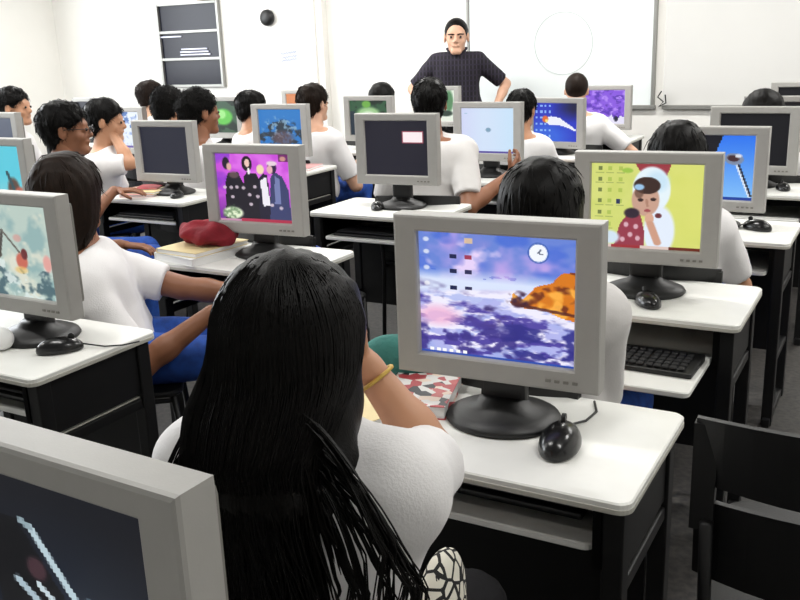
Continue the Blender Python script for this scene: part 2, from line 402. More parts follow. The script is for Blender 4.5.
# ------------------------------------------------------------------ monitors with their pictures
class Pic:
    def __init__(s, w, h, base):
        s.w, s.h = w, h; v, u = np.mgrid[0:h, 0:w]; s.u = (u+.5)/w; s.v = (v+.5)/h
        s.a = np.zeros((h, w, 3)); s.a[:] = [int(base[i:i+2], 16)/255 for i in (0, 2, 4)]
        s.rs = np.random.RandomState(w*h+7)
    def c(s, h): return np.array([int(h[i:i+2], 16)/255 for i in (0, 2, 4)])
    def mix(s, m, col, k=1):
        m = np.clip(m, 0, 1)[..., None]*k; s.a = s.a*(1-m)+s.c(col)*m
    def noise(s, fx, fy, seed=0, oct=3):
        rs = np.random.RandomState(seed); out = 0; amp = 1; tot = 0
        for o in range(oct):
            gx, gy = int(fx*2**o)+2, int(fy*2**o)+2; g = rs.rand(gy+1, gx+1)
            x, y = s.u*(gx-1), s.v*(gy-1); i, j = x.astype(int), y.astype(int); a, b = x-i, y-j
            a, b = a*a*(3-2*a), b*b*(3-2*b)
            out = out+amp*((g[j, i]*(1-a)+g[j, i+1]*a)*(1-b)+(g[j+1, i]*(1-a)+g[j+1, i+1]*a)*b); tot += amp; amp *= .5
        return out/tot
    def e(s, cx, cy, rx, ry, soft=.15, rot=0):
        du, dv = s.u-cx, s.v-cy
        if rot: cr, sr = math.cos(rot), math.sin(rot); du, dv = du*cr+dv*sr, -du*sr+dv*cr
        d = np.sqrt((du/rx)**2+(dv/ry)**2); return np.clip((1-d)/soft+.5, 0, 1)
    def rect(s, x0, y0, x1, y1): return ((s.u >= x0) & (s.u <= x1) & (s.v >= y0) & (s.v <= y1)).astype(float)
    def poly(s, pts):
        m = np.zeros(s.u.shape, bool); n = len(pts)
        for i in range(n):
            (x1, y1), (x2, y2) = pts[i], pts[(i+1) % n]
            if y1 == y2: continue
            m ^= ((s.v > min(y1, y2)) & (s.v <= max(y1, y2)) & (s.u < (s.v-y1)*(x2-x1)/(y2-y1)+x1))
        return m.astype(float)
    def line(s, x0, y0, x1, y1, w):
        dx, dy = x1-x0, y1-y0; h = np.clip(((s.u-x0)*dx+(s.v-y0)*dy)/(dx*dx+dy*dy), 0, 1)
        d = np.hypot(s.u-x0-h*dx, s.v-y0-h*dy); return np.clip((w-d)/(.35*w)+.5, 0, 1)
def p_sea():
    p = Pic(150, 118, '6a86d8')
    n = p.noise(4, 4, 1, 4); p.mix((n-.4)*4, 'c2a6ea', .9); n = p.noise(5, 6, 2, 4); p.mix((n-.52)*6*(p.v < .5), 'e8d4fa', 1); n = p.noise(4, 6, 5, 3); p.mix((n-.5)*7*(p.v < .4), '4a6fd6', .9)
    n = p.noise(3, 3, 9); p.mix((n-.5)*6*(p.v < .5)*(p.u < .5), 'd99ad6', .6)
    p.mix(np.clip((p.v-.28)/.1, 0, 1)*np.clip((.62-p.v)/.1, 0, 1)*(p.noise(5, 14, 4, 3) > .35), 'dfeaff', .95)
    sea = np.clip((p.v-.42+.08*(p.u-.5))/.06, 0, 1); p.mix(sea, 'b3bcf0', .8)
    n = p.noise(7, 20, 3, 4); p.mix(sea*(n-.44)*9, 'f1eeff', 1); n = p.noise(8, 22, 8, 4); p.mix(sea*(n-.53)*10*np.clip((p.v-.4)*3, 0, 1), '4c3fa0', .95)
    n = p.noise(6, 9, 12, 4); p.mix((n-.5)*12*np.clip(1-abs(p.v-.58-.25*(p.u-.3))/.14, 0, 1)*(p.u < .62), '3d2d72', .9)
    p.mix((p.noise(9, 12, 20, 4)-.5)*9*np.clip((p.v-.70)*8, 0, 1)*np.clip((.85-p.u)*6, 0, 1), '3a2f86', .9); p.mix((p.noise(8, 14, 25, 4)-.48)*9*np.clip((p.v-.62)*8, 0, 1)*np.clip((p.u-.5)*6, 0, 1), '2c2a84', .9)
    p.mix(p.e(.12, .68, .14, .08, .8), 'f3b7d8', .8)
    rock = p.poly([(.60, .52), (.62, .44), (.68, .49), (.76, .38), (.86, .34), (.92, .26), (1.01, .24), (1.01, .63), (.92, .61), (.8, .55), (.7, .56)])
    p.mix(rock, 'd97a18'); n = p.noise(12, 12, 6, 3); p.mix(rock*(n-.5)*9, '6e2d12', .9); n = p.noise(9, 9, 16, 3); p.mix(rock*(n-.56)*9, 'ffb648', .9)
    p.mix((p.noise(14, 14, 31, 3)-.42)*8*p.e(.65, .49, .07, .06, .5), '3b1e3c', .9); p.mix(p.line(.62, .53, 1, .58, .012), '4a1c20', .8)
    for y in (.04, .14, .27, .4): p.mix(p.e(.05, y+.02, .02, .018, .5), 'ffffff', .7)
    for y in (.17, .29, .42):
        p.mix(p.rect(.21, y, .25, y+.035), '16204c'); p.mix(p.rect(.31, y, .35, y+.03), 'a23a58' if y < .2 else '2a2a55')
    p.mix(p.rect(.31, .03, .36, .08), 'f0c890', .8)
    p.mix(p.e(.775, .115, .066, .08, .06), '3c62b8'); p.mix(p.e(.775, .115, .056, .068, .06), 'f4f8ff'); p.mix(p.line(.775, .115, .79, .09, .006), '606a80'); p.mix(p.line(.775, .115, .80, .125, .005), '606a80')
    for i in range(6): p.mix(p.rect(.06+i*.045, .955, .085+i*.045, .985), 'ffffff')
    p.mix(p.rect(0, .985, 1, 1), '2b4fb0'); return p
def p_baby():
    p = Pic(112, 86, 'd6dc7c'); n = p.noise(4, 5, 1); p.mix((n-.4)*3, 'c9d468', .7); p.mix(p.e(.85, .5, .35, .6, 1), 'dde070', .7)
    for i, x in enumerate((.06, .15, .25)):
        for y in (.04, .16, .29, .42, .56, .7):
            if x > .2 and y > .5: continue
            p.mix(p.rect(x, y, x+.035, y+.045), 'a8bd50' if i else '5c6c38', .8); p.mix(p.rect(x-.02, y+.065, x+.055, y+.075), '8a9a50', .6)
    p.mix(p.rect(.23, .42, .27, .48), '24305c'); p.mix(p.e(.33, .08, .05, .03, .3), '9ec44c')
    p.mix(p.poly([(.4, .0), (.72, .0), (.68, .14), (.6, .15), (.45, .1)]), '9c3a44')
    p.mix(p.e(.55, .30, .17, .27, .1), 'e6f4fb'); p.mix(p.e(.63, .78, .14, .30, .2), 'e4eefc')
    p.mix(p.e(.6, .2, .1, .12, .6), 'bfe0f4', .7)
    p.mix(p.e(.50, .42, .125, .19, .1), 'c9a08c'); p.mix(p.e(.51, .25, .12, .10, .1), '3a2620'); p.mix(p.e(.44, .34, .04, .06, .3), '5c4034', .7)
    p.mix(p.e(.44, .27, .045, .035, .4), '9ac4e8')
    p.mix(p.e(.455, .42, .026, .02, .3), '33211f'); p.mix(p.e(.57, .41, .026, .02, .3), '33211f'); p.mix(p.line(.51, .42, .52, .49, .012), 'b08470'); p.mix(p.e(.52, .545, .03, .018, .3), 'a04a50')
    p.mix(p.poly([(.27, .72), (.36, .56), (.46, .6), (.5, .8), (.5, 1), (.22, 1)]), '96384a'); p.mix(p.e(.38, .58, .07, .06, .3), '2e2030')
    for x, y in ((.33, .72), (.42, .74), (.37, .84), (.44, .88), (.3, .9)): p.mix(p.e(x, y, .022, .03, .4), 'e2b8c4', .9)
    p.mix(p.e(.54, .64, .04, .065, .15), 'd8a890'); p.mix(p.line(.55, .70, .62, .92, .035), 'cf9c84'); p.mix(p.e(.62, .6, .03, .03, .3), '6c3038')
    p.mix(p.e(.18, .88, .09, .08, .4), 'd2e4f2'); p.mix(p.rect(0, .965, 1, 1), 'dfc8c0'); p.mix(p.rect(.72, .965, 1, 1), '6c2a18'); p.mix(p.rect(.2, .965, .46, 1), 'a03038'); return p
def p_band():
    p = Pic(80, 68, 'cc50dc'); n = p.noise(5, 5, 4); p.mix((n-.45)*5, 'e070ea', .9); p.mix(np.clip((p.v-.5)*2, 0, 1), '5a2088', .8); p.mix((p.noise(3, 4, 8)-.5)*6*(p.u < .2), '7a30c8', .7)
    p.mix(p.rect(.86, .0, 1, .1), '5c1c50', .8); p.mix(p.e(.92, .06, .04, .035, .3), 'e0b090', .8)
    dk = '14101e'
    p.mix(p.poly([(.08, .98), (.12, .4), (.16, .28), (.3, .27), (.36, .42), (.4, .98)]), dk); p.mix(p.poly([(.36, .98), (.37, .34), (.42, .27), (.55, .28), (.6, .4), (.6, .98)]), dk)
    p.mix(p.poly([(.56, .98), (.58, .36), (.64, .28), (.7, .3), (.74, .98)]), '1c1830'); p.mix(p.poly([(.7, .98), (.74, .34), (.8, .25), (.9, .32), (.97, .5), (.99, .98)]), '39406c')
    p.mix(p.e(.14, .14, .05, .09, .2), '1c1226'); p.mix(p.e(.18, .19, .035, .055, .2), 'e0b0a4'); p.mix(p.e(.24, .31, .07, .05, .5), '705858', .8)
    p.mix(p.e(.43, .14, .07, .11, .15), '100a14'); p.mix(p.e(.435, .13, .034, .06, .2), 'f0cbbd'); p.mix(p.e(.45, .25, .02, .05, .3), 'f4f4f0')
    p.mix(p.e(.61, .22, .05, .07, .2), 'f2dcb4'); p.mix(p.poly([(.60, .38), (.68, .33), (.72, .75), (.62, .76)]), 'f1eef6')
    p.mix(p.e(.77, .19, .06, .09, .2), '2a1c40'); p.mix(p.e(.74, .22, .04, .06, .2), 'e6b4b8'); p.mix(p.e(.77, .13, .07, .035, .3), 'ead4e0')
    p.mix(p.poly([(.8, .3), (.86, .36), (.86, .72), (.78, .72)]), '7c86b8', .9)
    for x, y in ((.1, .5), (.19, .5), (.27, .49), (.36, .5), (.44, .6), (.52, .48), (.55, .62), (.45, .74), (.74, .74), (.86, .78), (.2, .64)): p.mix(p.e(x, y, .025, .025, .4), 'e2d0dc', .85)
    p.mix(p.e(.19, .88, .14, .09, .3), 'e4f0d0'); p.mix((p.noise(14, 14, 3)-.5)*8*p.e(.19, .88, .16, .12, .5), '50764c', .7); p.mix(p.rect(.3, .955, 1, 1), 'b0304c'); p.mix(p.rect(0, .975, .3, 1), 'c890b0'); return p
def p_dish():
    p = Pic(60, 66, '2c74ee'); p.mix(np.clip(p.v, 0, 1), '8cc8fa', .9)
    p.mix(p.poly([(-.1, -.1), (.66, -.1), (.54, .3), (.35, .6), (-.1, .95)]), '0a0c18')
    p.mix(p.line(.80, .42, .97, .93, .020), 'dfeaf8'); p.mix(p.line(.825, .44, .985, .93, .013), '182038')
    p.mix(p.e(.77, .36, .11, .09, .1, .2), '7c8ba6'); p.mix(p.e(.76, .35, .07, .05, .2, .2), '41262c'); p.mix(p.e(.82, .31, .04, .03, .3), 'd8dce8')
    p.mix(p.rect(0, .95, 1, 1), '163f9c'); return p
def p_dark(c='202230', w=12, h=10):
    p = Pic(w, h, c); return p
def p_label():
    p = Pic(62, 54, '1c1b28'); p.mix(p.rect(.60, .19, .93, .41), 'a05060'); p.mix(p.rect(.62, .21, .92, .39), 'fbeef0'); return p
def p_car():
    p = Pic(90, 72, '14161d'); p.mix(p.e(.6, .62, .4, .35, 1.2), '1a2434', .8)
    T = lambda L: [(x, y-.40) for x, y in L]
    p.mix(p.poly(T([(.30, .60), (.44, .60), (.66, .95), (.6, 1.1), (.3, 1.1)])), '090a0f')
    p.mix(p.line(.50, .215, .685, .50, .017), 'b8ccd4'); p.mix(p.line(.46, .195, .50, .215, .014), '90a4ac'); p.mix(p.e(.50, .39, .045, .05, .5), '50343c', .8)
    p.mix(p.line(.40, .47, .64, .66, .018), 'a8bcc6'); p.mix(p.line(.50, .46, .70, .62, .014), 'c4d4da'); p.mix(p.e(.725, .47, .026, .035, .4), '8498a4'); return p
def p_flora():
    p = Pic(80, 82, 'b9cbc2'); n = p.noise(5, 5, 1, 4); p.mix((n-.45)*5, '8fb0b0', .9); n = p.noise(6, 6, 2, 3); p.mix((n-.55)*6, 'e4e2d0', .8)
    n = p.noise(9, 9, 5, 3); p.mix((n-.5)*8*(p.v > .68), '46626c', .9); n = p.noise(10, 10, 15, 3); p.mix((n-.55)*9*(p.v > .6), 'dce8e4', .9)
    p.mix(p.line(.35, .55, .42, .28, .018), '504c48'); p.mix(p.line(.42, .28, .6, .5, .012), '6c6a62'); p.mix(p.line(.36, .55, .3, .6, .02), '4a463e')
    p.mix(p.e(.62, .6, .07, .09, .3), 'c86a58'); p.mix(p.e(.66, .52, .04, .06, .3), '6c2e30'); p.mix(p.e(.18, .8, .09, .12, .4), 'e09a90'); p.mix(p.e(.6, .7, .08, .04, .5), 'e8c070', .7); p.mix(p.e(.93, .6, .05, .09, .4), 'e2a49c'); p.mix(p.e(.6, .35, .05, .04, .5), 'd49890', .7)
    return p
def p_pale():
    p = Pic(52, 48, 'd2e2f8'); p.mix(np.clip((p.u-.5)*1.4, 0, 1), 'bfe2f8', .8); p.mix(np.clip((.4-p.u)*1.4, 0, 1), 'cfc6f2', .7)
    p.mix(p.e(.52, .48, .05, .05, .3), '7d9fb8'); p.mix(p.rect(0, .955, 1, 1), '5c50a0'); p.mix(p.rect(.06, .1, .12, .13), 'a4c4e0'); return p
def p_comet():
    p = Pic(48, 42, '2434c0'); p.mix(np.clip((p.u-.4)*2, 0, 1)*np.clip((.5-p.v)*3, 0, 1), '0a0c3c'); p.mix(p.e(.3, .9, .5, .4, 1), '3c78e8', .7)
    for x in (.06, .17, .27, .37):
        for y in (.05, .2, .36, .52, .68, .84): p.mix(p.rect(x-.025, y, x+.03, y+.055), '9ccaf8', .85)
    p.mix(p.poly([(.24, .42), (.4, .34), (.6, .38), (.8, .54), (.98, .68), (.96, .72), (.75, .62), (.55, .56), (.36, .56), (.28, .5)]), 'eef0fa'); p.mix(p.e(.27, .42, .07, .09, .3), 'e06a30'); p.mix(p.e(.3, .46, .03, .04, .3), 'f8e070'); return p
def p_violet():
    p = Pic(34, 34, '8a5ae0'); n = p.noise(8, 8, 3); p.mix((n-.5)*9, '5a34b4', .9); n = p.noise(8, 8, 13); p.mix((n-.55)*9, 'b48cf4', .9)
    p.mix(p.poly([(0, 1), (0, .86), (.3, .78), (.45, .9), (.7, .74), (.8, .95), (.9, .76), (1, .8), (1, 1)]), 'e6e2f8'); p.mix(p.e(.4, .84, .12, .05, .4), '161830'); p.mix(p.e(.8, .85, .05, .08, .4), '161830'); return p
def p_green():
    p = Pic(28, 34, 'e6efe0'); p.mix(p.e(.35, .5, .35, .3, .3), '54b04a'); p.mix(p.e(.85, .35, .12, .35, .4), '5a8c60'); p.mix(p.e(.75, .75, .2, .1, .4), '2a4034'); return p
def p_leaf():
    p = Pic(40, 36, '31593c'); n = p.noise(5, 5, 3); p.mix((n-.5)*7, '14241c', .9); p.mix(p.e(.5, .38, .3, .2, .4), '9cc88c'); p.mix(p.e(.5, .44, .2, .14, .4), 'e0f0d8', .8); p.mix(p.e(.45, .1, .12, .1, .4), '6fae48'); p.mix(p.rect(0, .3, .12, 1), '20303c'); return p
def p_reef():
    p = Pic(48, 44, '2b78c4'); p.mix(np.clip(.5-p.v, 0, 1), '3f8cd0', .6); n = p.noise(10, 10, 3)
    p.mix((n-.42)*9*p.e(.5, .66, .52, .36, .4), '28343e', .95); p.mix((p.noise(12, 12, 13)-.5)*9*p.e(.5, .5, .4, .3, .4), '8fb4d0', .8); p.mix(p.e(.55, .72, .25, .18, .6), '6c5258', .7); p.mix(p.rect(0, .96, 1, 1), '243c78'); return p
def p_frog():
    p = Pic(24, 34, '3c5c44'); n = p.noise(4, 4, 3); p.mix((n-.5)*7, '16261c', .9); p.mix(p.rect(0, .0, .3, 1), 'dfeadc'); p.mix(p.e(.55, .5, .3, .26, .3), '66cc50'); p.mix(p.e(.5, .42, .14, .14, .4), 'b4f49c', .8); return p
def p_orange():
    p = Pic(16, 16, 'e08c58'); p.mix((p.noise(4, 4, 3)-.5)*6, 'c46c44', .8); p.mix(p.rect(0, .85, 1, 1), 'f4e4cc'); return p
def p_frost():
    p = Pic(34, 36, 'e8f0fc'); n = p.noise(7, 7, 3); p.mix((n-.5)*9*(p.v < .45), '4c74b8', .95); n = p.noise(9, 9, 5); p.mix((n-.57)*9, '90a8dc', .9); p.mix(p.rect(0, .94, 1, 1), '6a58a8'); return p
def p_cyan():
    p = Pic(40, 42, '58c8dc'); p.mix(np.clip((p.v-.5)*2, 0, 1), '9ad4d8', .8); p.mix(p.e(.8, .75, .12, .2, .4), '5c4438'); p.mix(p.line(.7, .45, .8, .75, .03), '305058'); p.mix(p.e(.92, .8, .1, .1, .4), 'c8604c', .8); return p
def p_slate():
    p = Pic(16, 18, '4c5468'); p.mix(p.e(.8, .9, .3, .2, .5), '8c3c50', .7); return p

SW, SH, MW, MH = .326, .256, .43, .338
def screen_obj(pic, parent, label):
    w, h = pic.w, pic.h
    xs = np.linspace(-SW/2, SW/2, w+1); zs = np.linspace(SH, 0, h+1)
    v = np.array([(x, 0, z) for z in zs for x in xs], dtype=np.float32)
    idx = lambda j, i: j*(w+1)+i
    q = np.array([(idx(j+1, i), idx(j+1, i+1), idx(j, i+1), idx(j, i)) for j in range(h) for i in range(w)], dtype=np.int32)
    o = put_vq('screen', (v, q), M['screen'], parent); me = o.data
    me.polygons.foreach_set('use_smooth', np.zeros(len(q), bool))
    at = me.color_attributes.new('Col', 'FLOAT_COLOR', 'CORNER')
    cc = np.ones((h*w, 4, 4)); cc[..., :3] = s2l(pic.a.reshape(-1, 1, 3)); at.data.foreach_set('color', cc.ravel().astype(np.float32))
    o['label'] = label; return o
def bez_mesh():
    bm = bmesh.new()
    # front frame: outer rounded, stepped inwards to the screen
    top, bot = .035, .047
    outer = [(-MW/2, 0), (MW/2, 0), (MW/2, MH), (-MW/2, MH)]; zb = bot
    inner = [(-SW/2, bot), (SW/2, bot), (SW/2, bot+SH), (-SW/2, bot+SH)]
    def ring(pts, ins, y):
        cx, cz = 0, MH/2
        return [bm.verts.new((p[0]-ins*(1 if p[0] > 0 else -1), y, p[1]-ins*(1 if p[1] > cz else -1))) for p in pts]
    rs = [ring(outer, .004, .05), ring(outer, 0, .046), ring(outer, 0, .006), ring(outer, .0015, .0015), ring(outer, .006, 0),
          ring(inner, -.006, 0), ring(inner, -.002, .003), ring(inner, 0, .012)]
    for a, b in zip(rs, rs[1:]):
        for i in range(4):
            j = (i+1) % 4; bm.faces.new((a[i], a[j], b[j], b[i]))
    bm.faces.new(list(reversed(rs[0])))
    bmesh.ops.recalc_face_normals(bm, faces=bm.faces)
    return bm
def make_monitor():
    m = empty('computer_monitor', (0, 0, 0))
    o = put('bezel', bez_mesh(), M['bezel'], m)
    bm = bmesh.new()
    vs = box(bm, -MW/2+.03, MW/2-.03, .05, .085, .03, MH-.03, .012)
    box(bm, -.11, .11, .085, .11, .06, .24, .01)
    put('back_shell', bm, M['bezelb'], m)
    bm = bmesh.new()
    for k in range(4): box(bm, .11+k*.018, .12+k*.018, -.003, .001, .018, .024)
    put('control_buttons', bm, M['bezelb'], m)
    return m
def stand_into(m, zb):
    # m is parented so that local z=0 is the frame's bottom at height zb over the desk
    bm = bmesh.new()
    box(bm, -.05, .05, .055, .085, -zb+.02, .12, .008); put('stand_neck', bm, M['blackp'], m)
    bm = bmesh.new()
    lathe(bm, [(.125, -zb+.0005), (.13, -zb+.006), (.125, -zb+.014), (.10, -zb+.024), (.062, -zb+.036), (.05, -zb+.05)], 36, .95, .86, 0, .06)
    put('stand_base', bm, M['blackp'], m, True)
mon0 = make_monitor(); mfirst = [True]
def monitor(c, r, X, yaw, zt, pic, label, scr, pitch=0, dz=0):
    m = mon0 if mfirst[0] else copy_tree(mon0, None); mfirst[0] = False
    return m
PICS = {  # (col,row): X, yaw, top height, picture, short phrase, screen label
 (0, -1): (-.705, -2, 1.175, p_car, 'dark screen with pale car outline, nearest the camera', 'dark screen with pale streaks of a car'),
 (0, 0): (-.69, 3, 1.19, p_sea, 'violet seascape with orange rocks on its screen', 'screen with violet sea, orange rocks and a clock'),
 (0, 1): (-.672, 4, 1.188, p_baby, 'baby in a white hood on its yellow screen', 'yellow screen with a baby picture'),
 (0, 2): (-.69, 0, 1.16, p_dish, 'bright blue screen showing a slanted pole', 'blue screen with slanted pole'),
 (0, 3): (-.69, 0, 1.155, p_dark, 'blank black screen right behind the bright blue one', 'black screen'),
 (0, 4): (-.70, 0, 1.135, p_dark, 'black screen partly behind a dark head at right edge', 'black screen'),
 (0, 5): (-.69, 0, 1.16, p_dark, 'black screen highest at the right edge of the photo', 'black screen'),
 (1, 0): (-2.13, 0, 1.175, p_flora, 'pale teal screen with flowers at the left edge', 'pale teal flowery screen'),
 (1, 1): (-2.145, 4, 1.18, p_band, 'magenta screen with four dark-clothed figures', 'magenta screen with four figures'),
 (1, 2): (-2.14, 4, 1.205, p_label, 'dark screen with a small white rectangle top right', 'dark screen with white rectangle'),
 (1, 3): (-2.15, 0, 1.18, p_pale, 'pale blue empty screen', 'pale blue screen'),
 (1, 4): (-2.13, -8, 1.13, p_comet, 'deep blue screen with white streak and icon columns', 'deep blue screen with white streak'),
 (1, 5): (-2.12, 0, 1.15, p_violet, 'violet screen below the whiteboard', 'violet screen'),
 (2, 1): (-3.60, 0, 1.18, p_cyan, 'cyan screen at the left edge of the photo', 'cyan screen'),
 (2, 2): (-3.62, 3, 1.16, p_dark, 'blank dark navy screen beside books on its desk', 'dark navy screen'),
 (2, 3): (-3.63, 4, 1.17, p_reef, 'blue screen with a dark reef', 'blue screen with dark reef'),
 (2, 4): (-3.61, 0, 1.15, p_leaf, 'green leaf picture on a dark screen', 'dark green leaf screen'),
 (2, 5): (-3.58, 0, 1.16, p_green, 'white and green screen seen beside the teacher', 'white and green screen'),
 (3, 2): (-5.02, 0, 1.20, p_slate, 'slate grey screen at the far left edge', 'slate grey screen'),
 (3, 3): (-5.05, 0, 1.15, p_frost, 'white and blue frosty picture', 'white and blue screen'),
 (3, 4): (-5.04, 0, 1.15, p_frog, 'bright green blob on its screen', 'green screen'),
 (3, 5): (-5.00, 0, 1.14, p_orange, 'small orange screen by the back wall', 'orange screen'),
 (4, 4): (-6.56, 0, 1.15, p_dark, 'grey top edge just showing behind the student with glasses', 'dark screen'),
}
TRAY = {(0, 0): .085, (0, 1): -.255, (0, 2): .0, (1, 0): .05, (1, 1): .02, (1, 2): .0, (2, 2): .03, (0, 3): -.02}
for (c, r), (X, yaw, zt, pf, ph, sl) in PICS.items():
    dk = desk(c, r, 'white-topped desk under the monitor, '+ph.replace(' on its screen', '').replace(' on its desk', ''), TRAY.get((c, r), .04))
    m = mon0 if mfirst[0] else copy_tree(mon0); mfirst[0] = False
    zb = zt-MH-.75
    m.location = (X, YD+RP*r+.20, .75+zb); m.rotation_euler = (0, 0, R(yaw))
    PICS[(c, r)] = (m, zb, pf, sl)
    tag(m, 'silver-grey flat monitor, '+ph, 'monitor', 'silver-grey computer monitors')
for (m, zb, pf, sl) in PICS.values():
    stand_into(m, zb)
    p = pf() if pf is not p_dark else p_dark('04040a' if m.location.x > -1 else '1e2030')
    o = screen_obj(p, m, sl); o.location = (0, .0115, .047)

# ------------------------------------------------------------------ mice
def make_mouse():
    def fn(P):
        d = ell(P, (0, 0, .006), (.03, .054, .030)); d = smax(d, -(P[..., 2]-.0), .004)
        return d
    e = empty('computer_mouse', (0, 0, 0))
    put_vq('mouse_body', sdf_mesh(fn, (-.036, -.06, -.004), (.036, .06, .042), .0035), M['mouse'], e)
    bm = bmesh.new(); tube(bm, [(-.003, .028, .034), (.003, .028, .034)], .008, 10); put('scroll_wheel', bm, M['blackp'], e)
    bm = bmesh.new(); tube(bm, [(0, .05, .012), (.0, .07, .006), (.02, .1, .003), (.03, .14, .003), (.02, .18, .003)], .002, 6); put('cable', bm, M['blackp'], e, True)
    return e
mouse0 = make_mouse()
MICE = [(-.537, 1.56, 8, 'black mouse beside the monitor with the violet seascape', 1.35), (-1.961, 1.578, -40, 'black mouse on the desk of the pale teal flowery screen', 1.15),
        (-.63, 2.60, 35, 'black mouse beside the monitor showing a baby', 1.15), (-.50, 3.815, 60, 'black mouse on the desk of the bright blue screen', 1.2),
        (-.528, 4.849, 20, 'black mouse on the desk of the blank black screen at right', 1.1), (-2.232, 3.75, 30, 'black mouse before the dark screen with white rectangle', 1.1),
        (-3.50, 3.73, 20, 'black mouse before the blank dark navy screen', 1.1), (-1.93, 6.98, 50, 'black mouse below the violet screen', 1.1)]
for i, (x, y, a, l, s) in enumerate(MICE):
    m = mouse0 if i == 0 else copy_tree(mouse0)
    m.location = (x, y, .7505); m.rotation_euler = (0, 0, R(a)); m.scale = (s, s, s); tag(m, l, 'mouse', 'black computer mice')

# ------------------------------------------------------------------ keyboards on the trays
def make_keyboard(full):
    e = empty('keyboard', (0, 0, 0))
    bm = bmesh.new(); vs = box(bm, -.22, .22, -.08, .08, 0, .022, .005)
    for v in bm.verts:
        if v.co.z > .01 and v.co.y < 0: v.co.z -= .008
    put('keyboard_case', bm, M['blackp'], e)
    if full:
        for rr in range(5):
            for k in range(19):
                x = -.205+k*.0216+(.004 if k > 13 else 0); wdt = .0088
                if rr == 0 and 4 <= k <= 8:
                    if k > 4: continue
                    wdt = .05; x += .044
                y = -.058+rr*.026; z = .0165+(.004*rr/4)
                bm = bmesh.new(); box(bm, x-wdt, x+wdt, y-.0095, y+.0095, z, z+.007, .002, 1); put('key', bm, M['key'], e)
    else:
        bm = bmesh.new()
        for rr in range(5): box(bm, -.205, .205, -.068+rr*.026, -.048+rr*.026, .017, .025, .002, 1)
        put('key_rows', bm, M['key'], e)
    return e
kb = make_keyboard(True); kb.location = (-.66, 2.487-.255+.19, .634); kb.rotation_euler = (0, 0, R(-2)); tag(kb, 'black keyboard on the pulled-out tray below the baby picture', 'keyboard', 'black keyboards')
kb2 = make_keyboard(False)
for i, (c, r, off, l) in enumerate([(0, 0, .085, 'black keyboard in shadow below the violet seascape monitor'), (1, 2, 0, 'black keyboard below the dark screen with white rectangle'),
                                   (2, 2, .03, 'black keyboard below the blank dark navy screen'), (1, 0, .05, 'black keyboard below the pale teal flowery screen')]):
    k = kb2 if i == 0 else copy_tree(kb2)
    k.location = (XA-SP*c-DW/2, YD+RP*r+off+.11, .634); tag(k, l, 'keyboard', 'black keyboards')

# ------------------------------------------------------------------ chairs
def make_chair():
    e = empty('chair', (0, 0, 0))
    bm = bmesh.new()
    n = 10
    def panel(bm, z0, z1, w, th=.012):
        g = []
        for i in range(n+1):
            u = -1+2*i/n; x = u*w; y = -.21+.045*u*u*-1+.0
            y = -.235+.05*u*u
            g.append([bm.verts.new((x, y-(z-.5)*.12+o, z-(.012*u*u if z == z1 else 0))) for z in (z0, z1) for o in (0, th)])
        for a, b in zip(g, g[1:]):
            bm.faces.new((a[0], b[0], b[2], a[2])); bm.faces.new((a[1], a[3], b[3], b[1])); bm.faces.new((a[2], b[2], b[3], a[3])); bm.faces.new((a[0], a[1], b[1], b[0]))
        bm.faces.new((g[0][0], g[0][2], g[0][3], g[0][1])); bm.faces.new((g[-1][0], g[-1][1], g[-1][3], g[-1][2]))
    panel(bm, .675, .80, .215); panel(bm, .50, .655, .215)
    for sx in (-1, 1):
        box(bm, sx*.20-.018, sx*.20+.018, -.225, -.205, .60, .78)
    bmesh.ops.recalc_face_normals(bm, faces=bm.faces)
    put('backrest', bm, M['blackp'], e)
    bm = bmesh.new(); slab(bm, -.21, .21, -.19, .21, .425, .445, .05, 6, .006); put('seat', bm, M['blackp'], e)
    for sx in (-1, 1):
        for sy, zt in ((-1, .60), (1, .425)):
            bm = bmesh.new()
            if sy < 0: tube(bm, [(sx*.19, -.26, .0), (sx*.19, -.20, .42), (sx*.19, -.235, .62)], .011, 8)
            else: tube(bm, [(sx*.19, .22, 0), (sx*.19, .18, .425)], .011, 8)
            put('leg', bm, M['black'], e, True)
        bm = bmesh.new(); tube(bm, [(sx*.19, -.2, .41), (sx*.19, .18, .41)], .009, 8); put('seat_rail', bm, M['black'], e, True)
    return e
chair0 = make_chair(); cfirst = [True]
def chair(x, y, rz, label, s=1):
    c = chair0 if cfirst[0] else copy_tree(chair0); cfirst[0] = False
    c.location = (x, y, 0); c.rotation_euler = (0, 0, rz); tag(c, label, 'chair', 'black plastic chairs'); return c

